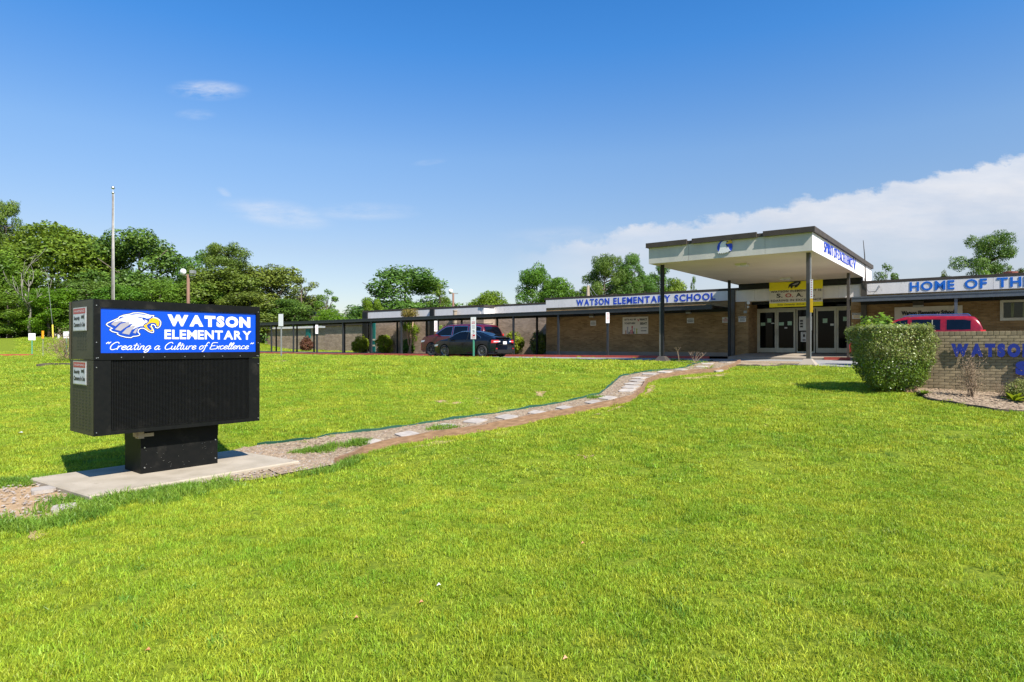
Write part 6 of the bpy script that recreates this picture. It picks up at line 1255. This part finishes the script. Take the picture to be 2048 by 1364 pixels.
seedheads('tall dry seed stalks beside the left canopy post', 1359, 727, 698, 2, 1, .10); seedheads('dry bent weed stalks at the start of the far mulch bed', 1390, 728, 705, 6, 2, .35)

# ------------------------------------------------------------------ grass (countless): instanced tufts
def tuft_mesh(name, n, rad, h, wd, seed, leaf, bend=.5):
    r = np.random.default_rng(seed); V = np.zeros((n, 5, 3)); a = r.uniform(0, 6.283, n); p = r.uniform(-rad, rad, (n, 2)); hh = h*r.uniform(.55, 1.25, n); lean = r.uniform(.15, 1, n)*bend*hh; w = wd*r.uniform(.7, 1.3, n)
    dx, dy = np.cos(a), np.sin(a); b = r.uniform(0, 6.283, n); sx, sy = np.cos(b)*w/2, np.sin(b)*w/2
    def P(k, f, g, ww): V[:, k, 0] = p[:, 0]+dx*lean*f+sx*ww; V[:, k, 1] = p[:, 1]+dy*lean*f+sy*ww; V[:, k, 2] = hh*g
    P(0, 0, -.1, -1); P(1, 0, -.1, 1); P(2, .35, .62, .85); P(3, .35, .62, -.85); P(4, 1, 1, 0)
    i = np.arange(n)*5; Q = np.stack([i, i+1, i+2, i+3], 1); T = np.stack([i+3, i+2, i+4, i+4], 1)
    me = bpy.data.meshes.new(name); me.from_pydata(V.reshape(-1, 3).tolist(), [], Q.tolist()+T[:, :3].tolist()); me.materials.append(LM[leaf]); me.update(); return bpy.data.objects.new(name, me)
def grass_system(name, label, pts, scale, zs, protos, seed):
    r = np.random.default_rng(seed); n = len(pts); me = bpy.data.meshes.new(name); me.vertices.add(n); me.vertices.foreach_set('co', pts.astype(np.float32).ravel())
    A = me.attributes.new('rot', 'FLOAT_VECTOR', 'POINT'); q = np.zeros((n, 3), np.float32); q[:, 2] = r.uniform(0, 6.283, n); q[:, :2] = r.normal(0, .08, (n, 2)); A.data.foreach_set('vector', q.ravel())
    A = me.attributes.new('sc', 'FLOAT_VECTOR', 'POINT'); s = np.stack([scale, scale, zs*r.uniform(.75, 1.25, n)], 1).astype(np.float32); A.data.foreach_set('vector', s.ravel())
    A = me.attributes.new('pick', 'INT', 'POINT'); A.data.foreach_set('value', r.integers(0, len(protos), n).astype(np.int32))
    o = link(name, me); tag(o, label, None, None, 'stuff')
    ng = bpy.data.node_groups.new(name, 'GeometryNodeTree'); ng.interface.new_socket('Geometry', in_out='INPUT', socket_type='NodeSocketGeometry'); ng.interface.new_socket('Geometry', in_out='OUTPUT', socket_type='NodeSocketGeometry')
    N = ng.nodes; L = ng.links; gi = N.new('NodeGroupInput'); go = N.new('NodeGroupOutput'); ip = N.new('GeometryNodeInstanceOnPoints'); jn = N.new('GeometryNodeJoinGeometry')
    for p in protos[::-1]:
        oi = N.new('GeometryNodeObjectInfo'); oi.inputs['Object'].default_value = p; oi.inputs['As Instance'].default_value = True; L.new(oi.outputs['Geometry'], jn.inputs[0])
    def attr(nm, t): a = N.new('GeometryNodeInputNamedAttribute'); a.data_type = t; a.inputs['Name'].default_value = nm; return a.outputs['Attribute']
    L.new(gi.outputs[0], ip.inputs['Points']); L.new(jn.outputs[0], ip.inputs['Instance']); ip.inputs['Pick Instance'].default_value = True; L.new(attr('pick', 'INT'), ip.inputs['Instance Index'])
    L.new(attr('rot', 'FLOAT_VECTOR'), ip.inputs['Rotation']); L.new(attr('sc', 'FLOAT_VECTOR'), ip.inputs['Scale']); L.new(ip.outputs[0], go.inputs[0])
    md = o.modifiers.new('grow', 'NODES'); md.node_group = ng; return o
def vnoise(x, y, s, seed):         # cheap smooth value noise
    r = np.random.default_rng(seed); G_ = r.random((256, 256)); X = x/s+1000; Y = y/s+1000; i = np.floor(X).astype(int); j = np.floor(Y).astype(int); fx = sst(X-i); fy = sst(Y-j); g = lambda a, b: G_[a % 256, b % 256]
    return (g(i, j)*(1-fx)+g(i+1, j)*fx)*(1-fy)+(g(i, j+1)*(1-fx)+g(i+1, j+1)*fx)*fy
def lawn_pts(y0, y1, dens, seed, wide=1.0, margin=4):
    r = np.random.default_rng(seed); xm = wide*y1+margin; n = int((y1-y0)*2*xm*dens); x = r.uniform(-xm, xm, n); y = r.uniform(y0, y1, n); k = np.abs(x) < wide*y*.86+margin; x, y = x[k], y[k]
    keep = np.ones(len(x), bool)
    for P in BARE: keep &= ~inpoly(x, y, P)
    for P in SPARSE: keep &= ~inpoly(x, y, P) | (r.random(len(x)) < .45)
    thin = vnoise(x, y, .9, 5)*.6+vnoise(x, y, .33, 6)*.4; keep &= (thin < .97) | (r.random(len(x)) < .6)
    x, y = x[keep], y[keep]; return np.stack([x, y, rel(x, y)+E-.004], 1)
def lawn():
    pr = [tuft_mesh('tuft', 135, .12, .042, .0058, s, 'grass', .9) for s in range(4)]
    for (y0, y1, dn, sc, zz, sd) in ((1.2, 9, 74, 1.0, .92, 1), (9, 20, 34, 1.45, 1.0, 2), (20, 58, 9.5, 2.6, 1.35, 3)):
        P = lawn_pts(y0, y1, dn, sd, 1.0 if y0 < 20 else .95, 5 if y0 < 20 else 3); n = len(P); h = .7+.6*vnoise(P[:, 0], P[:, 1], 1.1, 9)
        grass_system('grass', 'short bright mown lawn grass', P, np.full(n, sc), zz*h, pr, sd)
    P = lawn_pts(58, 78, 4, 7, .9, 0); P = P[P[:, 0] < -12]; grass_system('grass', 'mown grass slope below the wood', P, np.full(len(P), 4.), np.full(len(P), 2.), pr, 8)
    # coarse weeds round the pad, path edges and bare patches
    pw = [tuft_mesh('weed_tuft', 50, .11, .09, .010, s+20, 'weed', 1.0) for s in range(3)]; r = np.random.default_rng(31); pts = []
    def along(P, n, sp):
        P = np.array([p[:2] for p in P]); d = np.r_[0, np.cumsum(np.hypot(*np.diff(P, axis=0).T))]; t = r.uniform(0, d[-1], n); pts.append(np.stack([np.interp(t, d, P[:, 0]), np.interp(t, d, P[:, 1])], 1)+r.normal(0, sp, (n, 2)))
    along([G(x, y) for x, y in ((-30, 975), (70, 968))], 70, .13); along([G(x, y) for x, y in ((150, 1006), (190, 1008), (300, 998), (420, 975))], 190, .24); along([G(x, y) for x, y in ((-40, 1060), (130, 1050), (180, 1018))], 110, .10)
    along([G(x, y) for x, y in ((560, 962), (671, 942), (725, 918))], 34, .06); along([G(x, y) for x, y in ((590, 910), (640, 905), (672, 900))], 70, .07); along([G(x, y) for x, y in ((690, 893), (735, 890))], 50, .06)
    along([G(x, y) for x, y in ((868, 862), (905, 860))], 26, .06); along([G(x, y) for x, y in ((1180, 801), (1198, 800))], 10, .05); along([G(x, y) for x, y in ((540, 935), (560, 930))], 18, .05); along([G(x, y) for x, y in ((1770, 776), (1810, 781))], 20, .1)
    along([G(x, y) for x, y in ((1300, 722), (1345, 723), (1400, 728))], 60, .1)
    q = np.concatenate(pts); k = ~inpoly(q[:, 0], q[:, 1], PADC); q = q[k]; P = np.stack([q[:, 0], q[:, 1], rel(q[:, 0], q[:, 1])+E+.02], 1); grass_system('weeds', 'coarse dark green weeds round the concrete pad and path edges', P, np.full(len(P), 1.0), r.uniform(.5, 1.1, len(P)), pw, 9)
    P = lawn_pts(2, 12, 2.2, 41); kk = vnoise(P[:, 0], P[:, 1], 1.4, 44) > .62; P = P[kk]; grass_system('weeds', 'scattered coarser grass clumps in the near lawn', P, np.full(len(P), .8), np.full(len(P), .62), pw, 10)
lawn()
# fallen leaves and litter
for (px, py, c, lab) in ((877, 1180, 'white', 'small white scrap of litter in the middle lawn'), (842, 1215, 'orange', 'curled orange fallen leaf left in the lower lawn'), (1165, 1095, 'orange', 'small orange fallen leaf in the centre lawn'), (1130, 1330, 'orange', 'orange fallen leaf near the bottom edge of the lawn'), (712, 1247, 'orange', 'orange fallen leaf at the lower left lawn'), (295, 1312, 'orange', 'orange fallen leaf near the bottom left lawn'), (40, 869, 'white', 'white scrap of litter left of the message sign'), (960, 747, 'paper', 'white scrap of litter in the far lawn')):
    x, y, z = G(px, py); s = .016 if y < 9 else .05; b = MB((x, y, z)); b.add([(x-s, y-s*.5, z+.035), (x+s*.2, y-s, z+.05), (x+s*1.2, y+s*.3, z+.04), (x, y+s, z+.055), (x-s*.5, y+s*.4, z+.04)], [(0,1,2), (0,2,3), (0,3,4)]); o = b.build('fallen_leaf' if c == 'orange' else 'litter', M[c]); o.location = (x, y, z); tag(o, lab, 'leaf' if c == 'orange' else 'litter')
